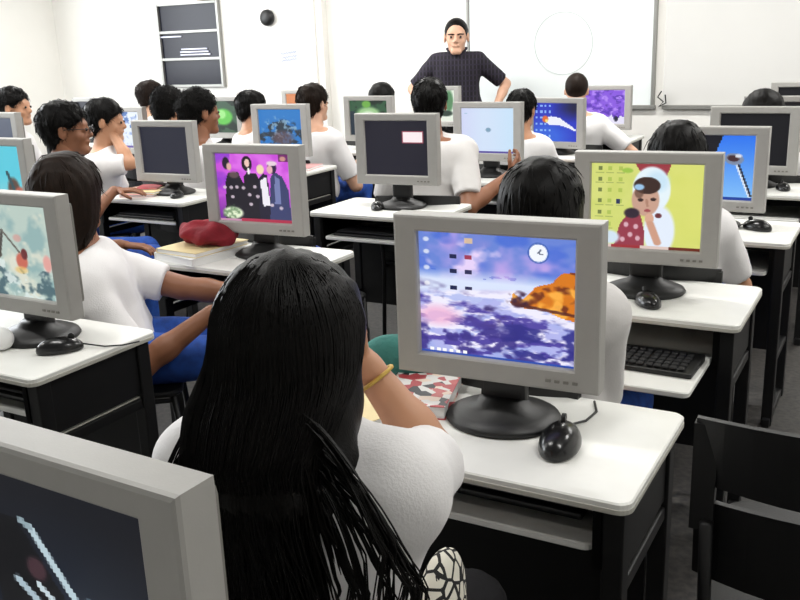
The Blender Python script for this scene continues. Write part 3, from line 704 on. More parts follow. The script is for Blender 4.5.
# ------------------------------------------------------------------ people
def rotm(yaw=0, pitch=0, roll=0):
    return np.array((Matrix.Rotation(yaw, 3, 'Z') @ Matrix.Rotation(pitch, 3, 'X') @ Matrix.Rotation(roll, 3, 'Y')), dtype=np.float32)
def head_sdf(P, C, Rm, s):
    q = ((P-V3(C))@Rm)/s
    d = ell(q, (0, -.018, .03), (.076, .096, .088))
    d = smin(d, ell(q, (0, .018, -.035), (.058, .070, .078)), .025)
    d = smin(d, cone(q, (-.016, .066, -.092), (.016, .066, -.092), .021, .021), .02)
    d = smin(d, cone(q, (-.032, .072, .022), (.032, .072, .022), .012, .012), .012)
    d = smin(d, cone(q, (0, .081, .012), (0, .0985, -.026), .007, .0115), .010)
    for sx in (-1, 1):
        d = smin(d, cone(q, (sx*.002, .090, -.03), (sx*.012, .087, -.031), .008, .007), .006)
        d = smax(d, -ell(q, (sx*.031, .095, .0), (.017, .016, .010)), .008)
        d = smin(d, ell(q, (sx*.031, .074, .0), (.014, .014, .010)), .003)
        ear = ell(q, (sx*.078, -.008, -.006), (.010, .020, .031)); ear = smax(ear, -ell(q, (sx*.088, -.002, -.002), (.006, .010, .017)), .004)
        d = smin(d, ear, .006)
        d = smin(d, ell(q, (sx*.038, .055, -.03), (.02, .018, .018)), .015)
    d = smin(d, cone(q, (-.02, .083, -.055), (.02, .083, -.055), .0075, .0075), .006)
    d = smax(d, -ell(q, (0, .098, -.0595), (.024, .008, .0018)), .003)
    return d*s
def ik(S, T, l1, l2, hint):
    S, T = Vector(S), Vector(T); d = T-S; L = min(d.length, (l1+l2)*.995); dn = d.normalized(); T = S+dn*L
    a = (l1*l1-l2*l2+L*L)/(2*L); h = math.sqrt(max(l1*l1-a*a, 0)); hv = Vector(hint); hv = (hv-dn*hv.dot(dn)).normalized()
    return S+dn*a+hv*h, T
def hand_prims(Wr, d, pn, side, curl):
    """palm + four unequal fingers + thumb; d = hand direction, pn = palm normal (towards which the fingers curl)."""
    d = Vector(d).normalized(); pn = Vector(pn); pn = (pn-d*pn.dot(d)).normalized(); sv = d.cross(pn)*side
    Wr = Vector(Wr); L = [(Wr-d*.02, Wr+d*.01, .024, .022)]
    for t in (-.026, -.009, .009, .026): L.append((Wr+sv*t*.6+d*.015, Wr+sv*t+d*.085, .0135, .0115))
    for k, (t, ln) in enumerate(((.028, .066), (.0095, .076), (-.0095, .071), (-.027, .056))):
        p = Wr+sv*t+d*.088; ang = 0; seg = (ln*.45, ln*.3, ln*.25)
        for i, sg in enumerate(seg):
            ang += curl*(.55+.1*k) if i == 0 else curl*.8
            v = d*math.cos(ang)+pn*math.sin(ang); v = (v+sv*t*1.5).normalized(); e = p+v*sg
            L.append((p, e, .0092-.0008*i, .0084-.0008*i)); p = e
    p = Wr+sv*.022+d*.02
    for v, sg, r in ((sv*.75+d*.6+pn*.25, .042, .0125), (sv*.35+d*.85+pn*.4, .032, .0105), (sv*.15+d*.9+pn*.5, .024, .009)):
        v = v.normalized(); e = p+v*sg; L.append((p, e, r, r*.88)); p = e
    return L
def person(name_label, x, y, rz, top=1.28, lean=8, side=0, hyaw=0, hpitch=0, hroll=0, hs=1.0, wide=1.0, arms=None, hair='short', h=.012,
           skin='skin', shirt='shirt', hairm='hair', standing=False, sleeve=.80, hh=None, seed=0, headoff=(0, 0, 0), collar=.03, drape=False, drop=.08, pants='denim', hands=(True, True), chair_label=None, extra_hair=None):
    root = empty('person', (x, y, 0), rz); tag(root, name_label, 'person')
    cz, sz = math.cos(rz), math.sin(rz)
    def loc(p):  # world -> local
        dx, dy = p[0]-x, p[1]-y; return Vector((dx*cz+dy*sz, -dx*sz+dy*cz, p[2]))
    pz = .95 if standing else .545
    pel = Vector((0, 0, pz)); L = top-.215*hs-pz-drop     # pelvis to neck base
    la, ls = R(lean), R(side)
    up = Vector((math.sin(ls), math.sin(la), math.cos(la))).normalized(); fw = Vector((0, math.cos(la), -math.sin(la)))
    Lz = L/up.z; nb = pel+up*Lz
    HC = nb+Vector((0, .035, .10*hs))+Vector(headoff); HC.z = top-.118*hs
    Rh = rotm(R(hyaw), R(hpitch), R(hroll))
    W = wide; shz = nb-up*(.045+(.015 if drop > .05 else 0))
    sh = [shz+Vector((sx*.155*W, 0, -.008)) for sx in (-1, 1)]
    at = lambda f: pel+up*(Lz*f)
    E, Wp, Hd = [], [], []
    for k, sx in enumerate((-1, 1)):
        a = (arms or [None, None])[k]
        if a is None: a = dict(w=(sx*.12, .37, .70 if not standing else .80), d=(-.1*sx, 1, -.1), n=(0, 0, -1), hint=(sx*.6, -.2, -1), c=.35, local=True)
        T = a['w'] if a.get('local') else loc(a['w'])
        l1, l2 = .285*max(W, .95), .25*max(W, .95)
        if 'e' in a:
            e = Vector(a['e']) if a.get('local') else loc(a['e']); t = Vector(T)
        else: e, t = ik(sh[k], T, l1, l2, a['hint'])
        E.append(e); Wp.append(t)
        d = Vector(a['d']); 
        if not a.get('local'): d = Vector((d.x*cz+d.y*sz, -d.x*sz+d.y*cz, d.z))
        n = Vector(a['n'])
        if not a.get('local'): n = Vector((n.x*cz+n.y*sz, -n.x*sz+n.y*cz, n.z))
        Hd.append(hand_prims(t+d.normalized()*.02, d, n, sx, a.get('c', .4)))
    if standing:
        kn = [Vector((sx*.10*W, .01, .5)) for sx in (-1, 1)]; an = [Vector((sx*.11*W, -.01, .09)) for sx in (-1, 1)]
    else:
        kn = [Vector((sx*.12, .40, .515)) for sx in (-1, 1)]; an = [Vector((sx*.13, .36, .09)) for sx in (-1, 1)]
    hipz = pz-.01
    def torso(P, g=0):
        def tb(f, hw, r, k0): 
            c = at(f); return cone(P, c-Vector((hw*W, 0, 0)), c+Vector((hw*W, 0, 0)), r+g, r+g)
        d = tb(.0, .075, .105, 0); 
        for f, hw, r in ((.22, .05, .098), (.45, .055, .098), (.66, .07, .105), (.82, .085, .095)):
            d = smin(d, tb(f, hw, r*(.5+.5*W), 0), .05)
        d = smin(d, cone(P, sh[0], sh[1], .055*W+g, .055*W+g), .05)
        d = smin(d, cone(P, nb-up*.03, (nb+HC)/2, .07+g, .05+g), .04)
        return d
    def arm_up(P, k, g=0, f=1):
        S = sh[k]; e = S+(E[k]-S)*f; r2 = .052+(.039-.052)*f
        return cone(P, S, e, .054*W+g, r2*W+g)
    def body(P):
        d = torso(P)
        d = smin(d, cone(P, nb-up*.02, HC+Vector((0, -.02, -.03)), .056*hs, .050*hs), .03)
        for k in (0, 1):
            d = smin(d, arm_up(P, k), .03)
            d = smin(d, cone(P, E[k], E[k]+(Wp[k]-E[k])*.35, .037*W, .037*W), .012); d = smin(d, cone(P, E[k]+(Wp[k]-E[k])*.3, Wp[k], .037*W, .025*W), .015)
            d = smin(d, cone(P, (-.085+.17*k)*1.0*np.array([1, 0, 0])+np.array([0, 0, hipz]), kn[k], .082, .055), .04)
            d = smin(d, cone(P, kn[k], an[k], .052, .036), .02)
            d = smin(d, cone(P, an[k]-Vector((0, .0, .03)), an[k]+Vector((0, .1, -.045)), .032, .028), .02)
            for a, b, r1, r2 in Hd[k][:1]: d = smin(d, cone(P, a, b, r1, r2), .01)
        if not detailed: d = smin(d, head_sdf(P, HC, Rh, hs), .02)
        return d
    detailed = hh is not None
    allp = [pel, nb, HC]+E+Wp+kn+an+sh
    lo = np.array([min(p[i] for p in allp) for i in range(3)])-.16; hi = np.array([max(p[i] for p in allp) for i in range(3)])+.16
    lo[2] = max(lo[2], -.0); hi[0] = max(hi[0], .26*W); lo[0] = min(lo[0], -.26*W)
    parts = [sdf_mesh(lambda P: body(P), lo, hi, h)]
    if detailed:
        c = np.array(HC); parts.append(sdf_mesh(lambda P: smin(head_sdf(P, HC, Rh, hs), cone(P, HC+Vector((0, -.02, -.03)), nb+(HC-nb)*.1, .050*hs, .052*hs), .02), c-.15*hs, c+.15*hs, hh))
    for k in (0, 1):
        if hands[k]:
            pts = np.array([p for q in Hd[k] for p in q[:2]])
            def hf(P, k=k):
                d = None
                for a, b, r1, r2 in Hd[k]:
                    q = cone(P, a, b, r1, r2); d = q if d is None else smin(d, q, .004)
                return d
            parts.append(sdf_mesh(hf, pts.min(0)-.03, pts.max(0)+.03, .0045 if h < .013 else .006))
    body_o = put_vq('body', join_vq(parts), M[skin], root)
    # shirt
    g = .013; n_l = nb+(HC-nb)*.12
    def shirt_f(P):
        d = torso(P, g)
        # the cloth hangs wider round the waist
        for f, hw, r in ((.05, .085, .118), (.3, .07, .108)):
            c = at(f); d = smin(d, cone(P, c-Vector((hw*W, 0, 0)), c+Vector((hw*W, 0, 0)), r, r), .04)
        for k in (0, 1): d = smin(d, smax(arm_up(P, k, g+.006, 1.0), np.maximum((P-V3(sh[k]+(E[k]-sh[k])*sleeve))@V3((E[k]-sh[k]).normalized()), -1), .004), .02)
        upn = V3(Vector((0, -.35, 1)).normalized()); d = smax(d, (P-V3(nb+Vector((0, 0, collar))))@upn, .008)
        d = smax(d, (pz-.06)-P[..., 2], .006)
        fold = wob(P*V3((1, 1, .55)), 34, seed)*.005+(wob(P@np.array([[1, .5, 0], [0, 1, .3], [.6, 0, .5]], dtype=np.float32), 27, seed+7)*.007 if h < .009 else 0)+wob(P, 80, seed+2)*.0012
        return d+fold
    lo2, hi2 = lo.copy(), hi.copy(); lo2[2] = pz-.1; hi2[2] = nb.z+.08
    pts = [sh[0], sh[1]]+[sh[k]+(E[k]-sh[k])*sleeve for k in (0, 1)]+[pel, nb]
    for i in (0, 1): lo2[i] = min(p[i] for p in pts)-.2; hi2[i] = max(p[i] for p in pts)+.2
    put_vq('shirt', sdf_mesh(shirt_f, lo2, hi2, h*.8 if h < .012 else h), M[shirt], root)
    # trousers
    def pants_f(P):
        c = at(0); d = cone(P, c-Vector((.085*W, 0, .01)), c+Vector((.085*W, 0, -.01)), .118, .118)
        for k in (0, 1):
            hp = Vector((-.085+.17*k, 0, hipz)); d = smin(d, cone(P, hp, kn[k], .098, .070), .04); d = smin(d, cone(P, kn[k], an[k], .068, .056), .02)
        d = smax(d, P[..., 2]-(pz+.09), .006); d = smax(d, .10-P[..., 2], .006)
        if not standing: d = smax(d, .446-P[..., 2]-np.where(P[..., 1] > .2, 1, 0), .004)
        return d+wob(P, 38, seed+5)*.003
    lo3 = np.array([-.3, -.2, .08]); hi3 = np.array([.3, .55 if not standing else .2, pz+.12])
    put_vq('trousers', sdf_mesh(pants_f, lo3, hi3, .016), M[pants], root)
    for k in (0, 1):
        a = an[k]
        def sf(P):
            d = cone(P, a+Vector((0, -.02, -.055)), a+Vector((0, .14, -.058)), .040, .036); d = smin(d, cone(P, a+Vector((0, 0, -.05)), a+Vector((0, 0, .0)), .042, .045), .02)
            return smax(smax(d, .002-P[..., 2], .004), P[..., 2]-.11, .004)
        ca = np.array(a); put_vq('shoe', sdf_mesh(sf, ca+[-.07, -.09, -.1], ca+[.07, .22, .05], .01), M['shoe'], root)
    # hair
    Hq = lambda P: ((P-V3(HC))@Rh)/hs
    if hair in ('short', 'curly'):
        def hf(P):
            q = Hq(P); d = ell(q, (0, -.020, .034), (.088, .109, .098)); d = smin(d, ell(q, (0, -.055, -.02), (.066, .055, .07)), .02)
            f = (q[..., 1]-.088)*.72-(q[..., 2]-.066)*.69; d = smax(d, f, .012)
            d = smax(d, -(ell(q, (0.084, -.004, -.012), (.02, .024, .034))), .006); d = smax(d, -(ell(q, (-.084, -.004, -.012), (.02, .024, .034))), .006)
            return (d+wob(q, 90, seed)*.0035+wob(q, 200, seed+1)*(.0045 if hair == 'curly' else .0022))*hs
        ext = .15
        lo4, hi4 = np.array(HC)-ext*hs, np.array(HC)+ext*hs
    elif hair == 'buzz':
        def hf(P):
            q = Hq(P); d = ell(q, (0, -.019, .032), (.0790, .099, .091)); f = (q[..., 1]-.070)*.90-(q[..., 2]-.084)*.45; d = smax(smax(d, f, .003), -.07-q[..., 2], .01); d = smax(d, -(ell(q, (0.082, -.004, -.012), (.02, .022, .034))), .004); d = smax(d, -(ell(q, (-.082, -.004, -.012), (.02, .022, .034))), .004)
            return (d+wob(q, 200, seed)*.0006)*hs
        lo4, hi4 = np.array(HC)-.15*hs, np.array(HC)+.15*hs
    else:
        ln = hair if isinstance(hair, (int, float)) else .35
        bend = Vector((0, -.055, 0))
        def hf(P):
            q = Hq(P); d = ell(q, (0, -.022, .028), (.097, .112, .102))
            dd = smin(ell(q, (0, -.03, -.05), (.098, .098, .13)), d, .03)
            f = (q[..., 1]-.075)*.86-(q[..., 2]-.06)*.40; face = smax(-(ell(q, (0, .095, -.05), (.062, .09, .13))), -10+0*q[..., 0], .01)
            d = smax(dd, f, .01); d = smax(d, face, .01)
            d = d*hs
            c0 = V3(HC)
            for t, r in ((-.05, .045), (0, .055), (.05, .045)):
                a = HC+Vector((t, -.06, -.08)); b = nb+Vector((t*1.15, -.115, -.02)); e2 = nb+Vector((t*.9, -.135, -ln+.1)) 
                d = smin(d, cone(P, a, b, r*hs, r*.8*hs), .03); d = smin(d, cone(P, b, e2, r*.8, r*.35), .03)
            for sx in (-1, 1):
                a = HC+Vector((sx*.068, -.03, -.07)); b = nb+Vector((sx*.085, -.055, -.01)); e2 = nb+Vector((sx*.06, -.125, -.14))
                d = smin(d, cone(P, a, b, .032*hs, .036*hs), .025); d = smin(d, cone(P, b, e2, .036, .03), .025)
            if drape:
                pr_ = [Vector((.06, -.03, -.07))+HC, nb+Vector((.095, -.055, -.02)), nb+Vector((.09, -.12, -.34))]
                d = smin(d, cone(P, pr_[0], pr_[1], .052, .060), .03); d = smin(d, cone(P, pr_[1], pr_[2], .060, .04), .03)
            return d+np.sin(P[..., 0]*260+6*np.sin(P[..., 2]*7))*.0018+wob(P*V3((1, 1, .15)), 90, seed)*.003
        lo4 = np.array(HC)-[.16*hs, .25, .16]; lo4[2] = nb.z-ln-.02; lo4[0] = min(lo4[0], nb.x-.2);  lo4[1] = min(lo4[1], nb.y-.22); hi4 = np.array(HC)+.16*hs; hi4[0] = max(hi4[0], nb.x+.2)
    ho = put_vq('hair', sdf_mesh(hf, lo4, hi4, min(h, .009) if h < .012 else .0105), M[hairm], root)
    if hair != 'none' and h < .0145:
        me = ho.data; nv = len(me.vertices); co = np.empty(nv*3, np.float32); me.vertices.foreach_get('co', co); co = co.reshape(-1, 3)
        no = np.empty(nv*3, np.float32); me.vertices.foreach_get('normal', no); no = no.reshape(-1, 3)
        rs = np.random.RandomState(seed+40); longh = not isinstance(hair, str)
        N = dict(short=900, curly=1100, buzz=700).get(hair, 800); bm = bmesh.new(); hc = V3(HC)
        Rt = Rh.T
        for i in rs.randint(0, nv, N):
            p, n = co[i], no[i]; q = (Rt@(p-hc))/hs
            if longh and p[2] < nb.z-.05 and rs.rand() < .5: continue
            crown = np.array([0, -.05, .13]); t = q-crown; t = t/(np.linalg.norm(t)+1e-6)
            if hair == 'short' and q[1] > .0: t = np.array([.5, .6, -.3])
            t = Rh@t.astype(np.float32); t = t+rs.normal(0, .45 if hair == 'curly' else .2, 3); 
            if longh: t = t*.9+np.array([0, 0, -.6])
            t = t-n*float(t@n); t /= np.linalg.norm(t)+1e-6
            ln_ = dict(short=.03, curly=.018, buzz=.008).get(hair, .05)*rs.uniform(.6, 1.2)*hs; lift = dict(short=.22, curly=.6, buzz=.25).get(hair, .01)
            p0 = p-n*.002; pts = [p0, p0+t*ln_*.5+n*ln_*lift*.7, p0+t*ln_+n*ln_*lift*.6-np.array([0, 0, .2*ln_])-(n*.006 if longh else n*0)]
            r = .0016 if hair != 'buzz' else .0012
            tube(bm, [tuple(float(a) for a in x) for x in pts], [r, r*1.1, r*.2], 3, False)
        o = put('hair_tufts', bm, M[hairm], ho, True); o['kind'] = 'stuff'
    # eyes
    for sx in (-1, 1):
        bm = bmesh.new(); bmesh.ops.create_uvsphere(bm, u_segments=10, v_segments=8, radius=.0075*hs)
        p = V3(HC)+Rh@V3((sx*.031*hs, .086*hs, 0)); put('eye', bm, M['eye'], root, True, tuple(float(a) for a in p))
    info = dict(root=root, HC=HC, Rh=Rh, nb=nb, up=up, pel=pel, sh=sh, E=E, W=Wp, hs=hs)
    if chair_label: chair(x, y, rz, chair_label)
    return info
def hint(sx): return (sx*.6, -.2, -1)

# 1 front girl
g1 = person('girl with very long loose black hair seated in the foreground, seen from behind', -.70, .90, R(6), top=1.252, lean=3, hyaw=-4, hpitch=-6, hs=1.0, wide=.96, hair='none', h=.0085, hh=.006,
            skin='skin', shirt='shirt', seed=3, sleeve=.80, collar=.05, drop=.035, pants='blackc',
            arms=[dict(w=(-.93, 1.22, .84), d=(.2, 1, -.3), n=(0, 0, -1), hint=(-.4, -.3, -1), c=.5),
                  dict(w=(-.685, 1.10, 1.05), e=(-.585, 1.12, .915), d=(-.35, -.25, .6), n=(-.2, -.9, 0), c=.6)],
            chair_label='black plastic chair under the long-haired girl in the foreground')
# --- her hair: a shaped mass plus single strands
def girl_hair(I):
    HC, nb, root = I['HC'], I['nb'], I['root']
    x0, y0, z0 = HC
    prof = [(1.262, 0), (1.255, .035), (1.24, .06), (1.21, .087), (1.17, .100), (1.12, .105), (1.06, .102), (1.02, .090), (.98, .078), (.93, .071), (.88, .066), (.82, .056), (.76, .040), (.72, .008)]
    zz = np.array([p[0] for p in prof])[::-1]; ww = np.array([p[1] for p in prof])[::-1]
    def f(P):
        x, y, z = P[..., 0], P[..., 1], P[..., 2]
        q = P-V3(HC)
        cap = ell(q, (0, -.022, .022), (.098, .114, .108)); front = (q[..., 1]-.07)*.9-(q[..., 2]-.055)*.35
        cap = smax(cap, front, .012)
        wd = np.interp(z, zz, ww); th = np.interp(z, [.72, .9, 1.0, 1.1, 1.16], [.012, .028, .04, .075, .10])
        cy = np.interp(z, [.72, .95, 1.03, 1.12, 1.2], [-.185, -.165, -.14, -.055, -.02])+y0-.0
        cx = x0+np.interp(z, [.72, .95, 1.1, 1.25], [.02, .012, 0, 0])
        k = np.sqrt(((x-cx)/np.maximum(wd, .004))**2+((y-cy)/th)**2)
        d = (k-1)*np.minimum(wd, th)*.8
        d = np.maximum(d, np.maximum(z-1.19, .73-z))
        d = smin(cap, d, .03)
        # open the face side
        d = smax(d, -(ell(q, (0, .11, -.04), (.066, .10, .13))), .01)
        part = np.exp(-((x-x0)/.006)**2)*np.clip((z-1.2)/.04, 0, 1)*.004
        return d+.015+part+np.sin(x*210+3*np.sin(z*9)+8*(z-1.1)*np.sin(x*30))*.0012+wob(P*V3((1, 1, .12)), 110, 4)*.0010
    vq = sdf_mesh(f, (x0-.15, y0-.26, .70), (x0+.15, y0+.13, 1.30), .006)
    ho = put_vq('hair', vq, M['hair'], root)
    bm = bmesh.new(); rs = np.random.RandomState(5)
    def strand(p, r=.0011): tube(bm, p, [r]*(len(p)-1)+[r*.35], 3, False)
    def cover(phi, z, k):
        el = math.sqrt(max(0, 1-((z-(z0+.022))/.109)**2)) if z > z0+.022 else 1
        ex, ey = x0+math.sin(phi)*.100*el, y0-.022-math.cos(phi)*.116*el+.0*z
        wd = np.interp(z, zz, ww); cy = np.interp(z, [.72, .95, 1.03, 1.12, 1.2], [-.185, -.165, -.14, -.055, -.02]); tk = np.interp(z, [.72, .9, 1.0, 1.1, 1.16], [.012, .028, .04, .080, .104])
        px, py = x0+math.sin(phi)*wd*k, y0+cy-math.cos(phi)*tk*k
        t = min(1, max(0, (z-1.08)/.09)); return px*(1-t)+ex*t, py*(1-t)+ey*t
    for i in range(1500):
        phi = rs.uniform(-1.95, 1.95); ph = rs.uniform(0, 6); am = rs.uniform(.001, .009); k = rs.uniform(1.0, 1.06)
        zend = rs.uniform(.70, .98); spread = rs.normal(0, .035)*(1.2 if phi > 0 else .5); pts = []; ztop = rs.uniform(1.18, z0+.022+.108)
        jit = rs.normal(0, .05)
        for z in np.linspace(ztop, zend, 18):
            t = np.clip((1.04-z)/.3, 0, 1); a, b = cover(phi+jit*(1.2-z)*3, z, k)
            pts.append((a+spread*t*1.3+am*math.sin(z*19+ph)*(.15+t), b-.0015+am*.4*math.cos(z*17+ph)*t-.004*t, z))
        strand(pts, rs.uniform(.0008, .0015))
    # locks fanning over the shoulders, in clumps
    for c_ in range(40):
        sx = 1 if c_ % 10 < 7 else -1; sp = rs.uniform(.02, .21) if sx > 0 else rs.uniform(0, .10)
        ph = rs.uniform(0, 6); zs_ = rs.uniform(1.02, 1.10); zend = rs.uniform(.74, .98); cv = rs.uniform(-.05, .13); fr = rs.uniform(13, 24); am = rs.uniform(.006, .020)
        for j_ in range(rs.randint(2, 12)):
            o = rs.normal(0, .005, 2); ze = zend+rs.uniform(-.02, .06); pts = []
            for z in np.linspace(zs_, ze, 18):
                t = (zs_-z)/.36; x = x0+sx*(.055+sp*min(1, t*2.6)**.7-cv*t*t)+am*math.sin(z*fr+ph)*t+o[0]*(.3+t)
                y = y0-.128-.046*min(1, t*3)-.008*math.cos(z*15+ph)+o[1]*.5
                pts.append((x, y, z))
            strand(pts, rs.uniform(.0009, .0017))
    s = put('hair_strands', bm, M['hair'], ho, True); s['kind'] = 'stuff'
girl_hair(g1)
bm = bmesh.new()
p0, p1 = g1['W'][1], g1['E'][1]; c = p0+(p1-p0)*.12; dn = (p1-p0).normalized(); u = dn.cross(Vector((0, 0, 1))).normalized(); v = dn.cross(u)
tube(bm, [c+(u*math.cos(a)+v*math.sin(a))*.031 for a in np.linspace(0, 2*math.pi, 25)], .0035, 6, False)
put('bracelet', bm, M['gum'], g1['root'], True)['label'] = 'yellowish bracelet on the right wrist'

# 2..17 seated students
P = person
P('student with smooth black hair, head showing just behind the violet seascape monitor', -.785, 2.05, R(-4), top=1.235, lean=6, hs=1.04, hair=.3, h=.012, hh=.009, wide=1.05, seed=1, skin='skin', shirt='shirt_grey',
  arms=[None, dict(w=(-.70, 2.37, .69), d=(-.1, 1, -.1), n=(0, 0, -1), hint=(.1, -.3, -1), c=.4)], chair_label='black chair of the student behind the violet seascape monitor')
P('girl with black hair whose head shows above the baby picture monitor', -.70, 3.17, R(0), top=1.225, lean=6, hs=1.0, hair=.3, h=.013, wide=.95, seed=2, shirt='shirt', chair_label='black chair between the baby picture monitor and the blue screen')
P('student with wavy black hair topping the blank black screen at right', -.71, 5.30, R(5), top=1.205, hs=1.15, hair=.25, h=.015, seed=3, chair_label='black chair behind the blank black screen at right')
P('boy with cropped brown hair right of the deep blue screen, back turned', -2.13, 6.42, R(12), top=1.27, hs=1.05, hair='buzz', hairm='hairb', h=.014, wide=1.1, seed=4, skin='skin_light',
  arms=[None, dict(w=(-1.93, 6.72, .78), d=(.1, 1, -.1), n=(0, 0, -1), hint=(.8, -.3, -.6), c=.4)], chair_label='black chair of the boy with cropped brown hair')
P('student with dark hair squeezed between pale blue and deep blue screens', -2.14, 5.32, R(-5), top=1.215, hs=.98, hair='short', h=.014, seed=5, chair_label='black chair between the pale blue and deep blue screens')
P('broad boy with short black hair in front of the pale blue screen', -2.17, 4.16, R(14), top=1.335, lean=10, hs=1.03, hair='short', h=.011, hh=.009, wide=1.15, seed=6, shirt='shirt_grey', skin='skin_dark', hyaw=4,
  arms=[None, dict(w=(-1.79, 4.33, .84), d=(.2, .5, .5), n=(-.8, .2, .2), hint=(.7, -.5, -.9), c=.7)], chair_label='black chair of the broad boy in front of the pale blue screen')
P('student whose dark hair tops the green leaf screen', -3.79, 6.45, R(0), top=1.215, hs=1.15, hair='short', h=.015, seed=7, chair_label='black chair behind the green leaf screen')
P('boy in white shirt with brown-black hair right of the reef screen', -3.69, 5.30, R(-12), top=1.265, hs=1.1, hair='short', hairm='hairb', h=.012, hh=.010, wide=1.2, seed=8, headoff=(-.02, .0, 0), skin='skin_light', chair_label='black chair right of the reef screen')
P('student in profile between the green blob screen and the reef screen', -4.52, 5.62, R(-42), top=1.205, hs=1.1, hair='short', h=.013, seed=9, hpitch=-10, skin='skin', chair_label='black chair between the green blob screen and the reef screen')
P('boy with thick black hair right behind the dark navy screen, turned right', -3.76, 4.16, R(-14), top=1.30, hs=1.15, hair='curly', hairm='curly', h=.012, hh=.010, seed=10, skin='skin_dark', hyaw=-12, chair_label='black chair right behind the dark navy screen')
P('student with curly black hair above the dark navy screen', -4.66, 4.88, R(-8), top=1.275, hs=1.22, hair='curly', hairm='curly', h=.013, hh=.011, seed=11, skin='skin', hpitch=-12, chair_label='black chair of the curly-haired student')
P('farthest student by the dark window, small head turned right', -5.91, 5.98, R(-45), top=1.28, hs=1.1, hair='short', h=.014, hh=.011, seed=12, hairm='hairb', skin='skin_light', chair_label='black chair of the farthest student by the dark window')
g14 = P('boy with glasses and black hair in profile, white shirt and blue jeans', -3.65, 3.06, R(-38), top=1.305, lean=6, hs=1.10, hair='short', h=.010, hh=.0075, seed=13, skin='skin_dark', hyaw=-14, wide=1.05,
  arms=[dict(w=(-3.80, 3.56, .80), d=(.6, .3, 0), n=(0, 0, -1), hint=(-.4, .2, -1), c=.3), dict(w=(-3.27, 3.06, .64), d=(.6, .4, -.1), n=(0, 0, -1), hint=(.2, -.4, -1), c=.4)], chair_label='black chair of the boy with glasses')
P('student resting the chin on a raised hand behind the boy with glasses', -4.43, 3.98, R(-48), top=1.255, lean=14, hs=1.10, hair='short', h=.010, hh=.009, seed=14, skin='skin', hyaw=-10, hpitch=-4,
  arms=[None, dict(w=(-4.30, 4.06, 1.07), e=(-4.12, 4.02, .88), d=(-.5, .3, .6), n=(-.6, 0, -.3), c=.7)], chair_label='black chair of the student resting chin on hand')
P('boy with black hair in profile at the far left edge', -5.44, 4.18, R(-60), top=1.325, hs=1.08, hair='short', h=.012, hh=.009, seed=15, skin='skin', hyaw=-8, chair_label='black chair of the boy at the far left edge')
P('girl with long dark brown hair, white shirt and blue jeans behind the teal flowery monitor', -2.31, 2.10, R(-50), top=1.215, lean=-14, hs=1.10, hair=.40, h=.0095, hh=.009, seed=16, skin='skin_dark', hyaw=58, hpitch=-2, wide=1.1,
  headoff=(0, -.04, 0), drape=True, hairm='hairb', sleeve=.80, drop=.10,
  arms=[dict(w=(-1.95, 2.45, .68), d=(.5, .8, 0), n=(0, 0, -1), hint=(-.3, 0, -1), c=.4), dict(w=(-1.93, 2.16, .70), d=(.8, .35, .05), n=(0, .3, -1), hint=(.2, -.5, -.8), c=.8)], chair_label='black chair of the girl behind the teal flowery monitor')
# glasses on the boy
HC, Rh, s = g14['HC'], g14['Rh'], g14['hs']
bm = bmesh.new()
gp = lambda p: tuple(float(a) for a in V3(HC)+Rh@V3((p[0]*s, p[1]*s, p[2]*s)))
for sx in (-1, 1):
    tube(bm, [gp((sx*.033+.020*math.cos(a), .104, .0+.014*math.sin(a))) for a in np.linspace(0, 2*math.pi, 21)], .0022, 6, False)
    tube(bm, [gp((sx*.053, .103, .003)), gp((sx*.082, .06, .006)), gp((sx*.088, .0, .006))], .0022, 6)
tube(bm, [gp((-.013, .105, .002)), gp((.013, .105, .002))], .0022, 6)
put('glasses', bm, M['glass'], g14['root'], True)['label'] = 'dark-rimmed glasses'

# teacher
gt = P('teacher in a dark checked short-sleeved shirt standing before the whiteboard', -3.57, 7.48, R(203), top=1.715, lean=0, standing=True, hs=1.32, wide=1.16, drop=.03, hair='buzz', h=.013, hh=.0085, seed=20, skin='skin_light', shirt='plaid', sleeve=.85, hyaw=0, pants='blackp',
  arms=[dict(w=(-.33, .10, .93), d=(.1, .4, -.8), n=(0, 1, 0), hint=(-.9, -.6, 0), c=.4, local=True), dict(w=(.28, .10, .93), d=(0, .4, -.8), n=(0, 1, 0), hint=(.8, -.6, 0), c=.4, local=True)])
HC, Rh, s = gt['HC'], gt['Rh'], gt['hs']
gp = lambda p: tuple(float(a) for a in V3(HC)+Rh@V3((p[0]*s, p[1]*s, p[2]*s)))
bm = bmesh.new()
for sx in (-1, 1): tube(bm, [gp((sx*.011, .087, .015)), gp((sx*.03, .085, .018)), gp((sx*.052, .072, .016))], .0058, 6)
put('eyebrows', bm, M['hair'], gt['root'], True)
bm = bmesh.new(); nb = gt['nb']
for sx in (-1, 1):
    pts = [nb+Vector((sx*.012, .098, -.03)), nb+Vector((sx*.06, .078, .025)), nb+Vector((sx*.085, .0, .06)), nb+Vector((sx*.05, -.07, .065))]
    tube(bm, pts, [.006, .010, .012, .010], 8)
put('collar', bm, M['plaid'], gt['root'], True)

# ------------------------------------------------------------------ loose chair, books, bags
cc = chair(-.04, 1.76, R(2), 'empty black plastic chair in the lower right corner'); cc.scale = (1.12, 1.12, 1.12)
chair(-2.28, 3.17, R(0), 'empty black chair at the desk of the white-rectangle screen')

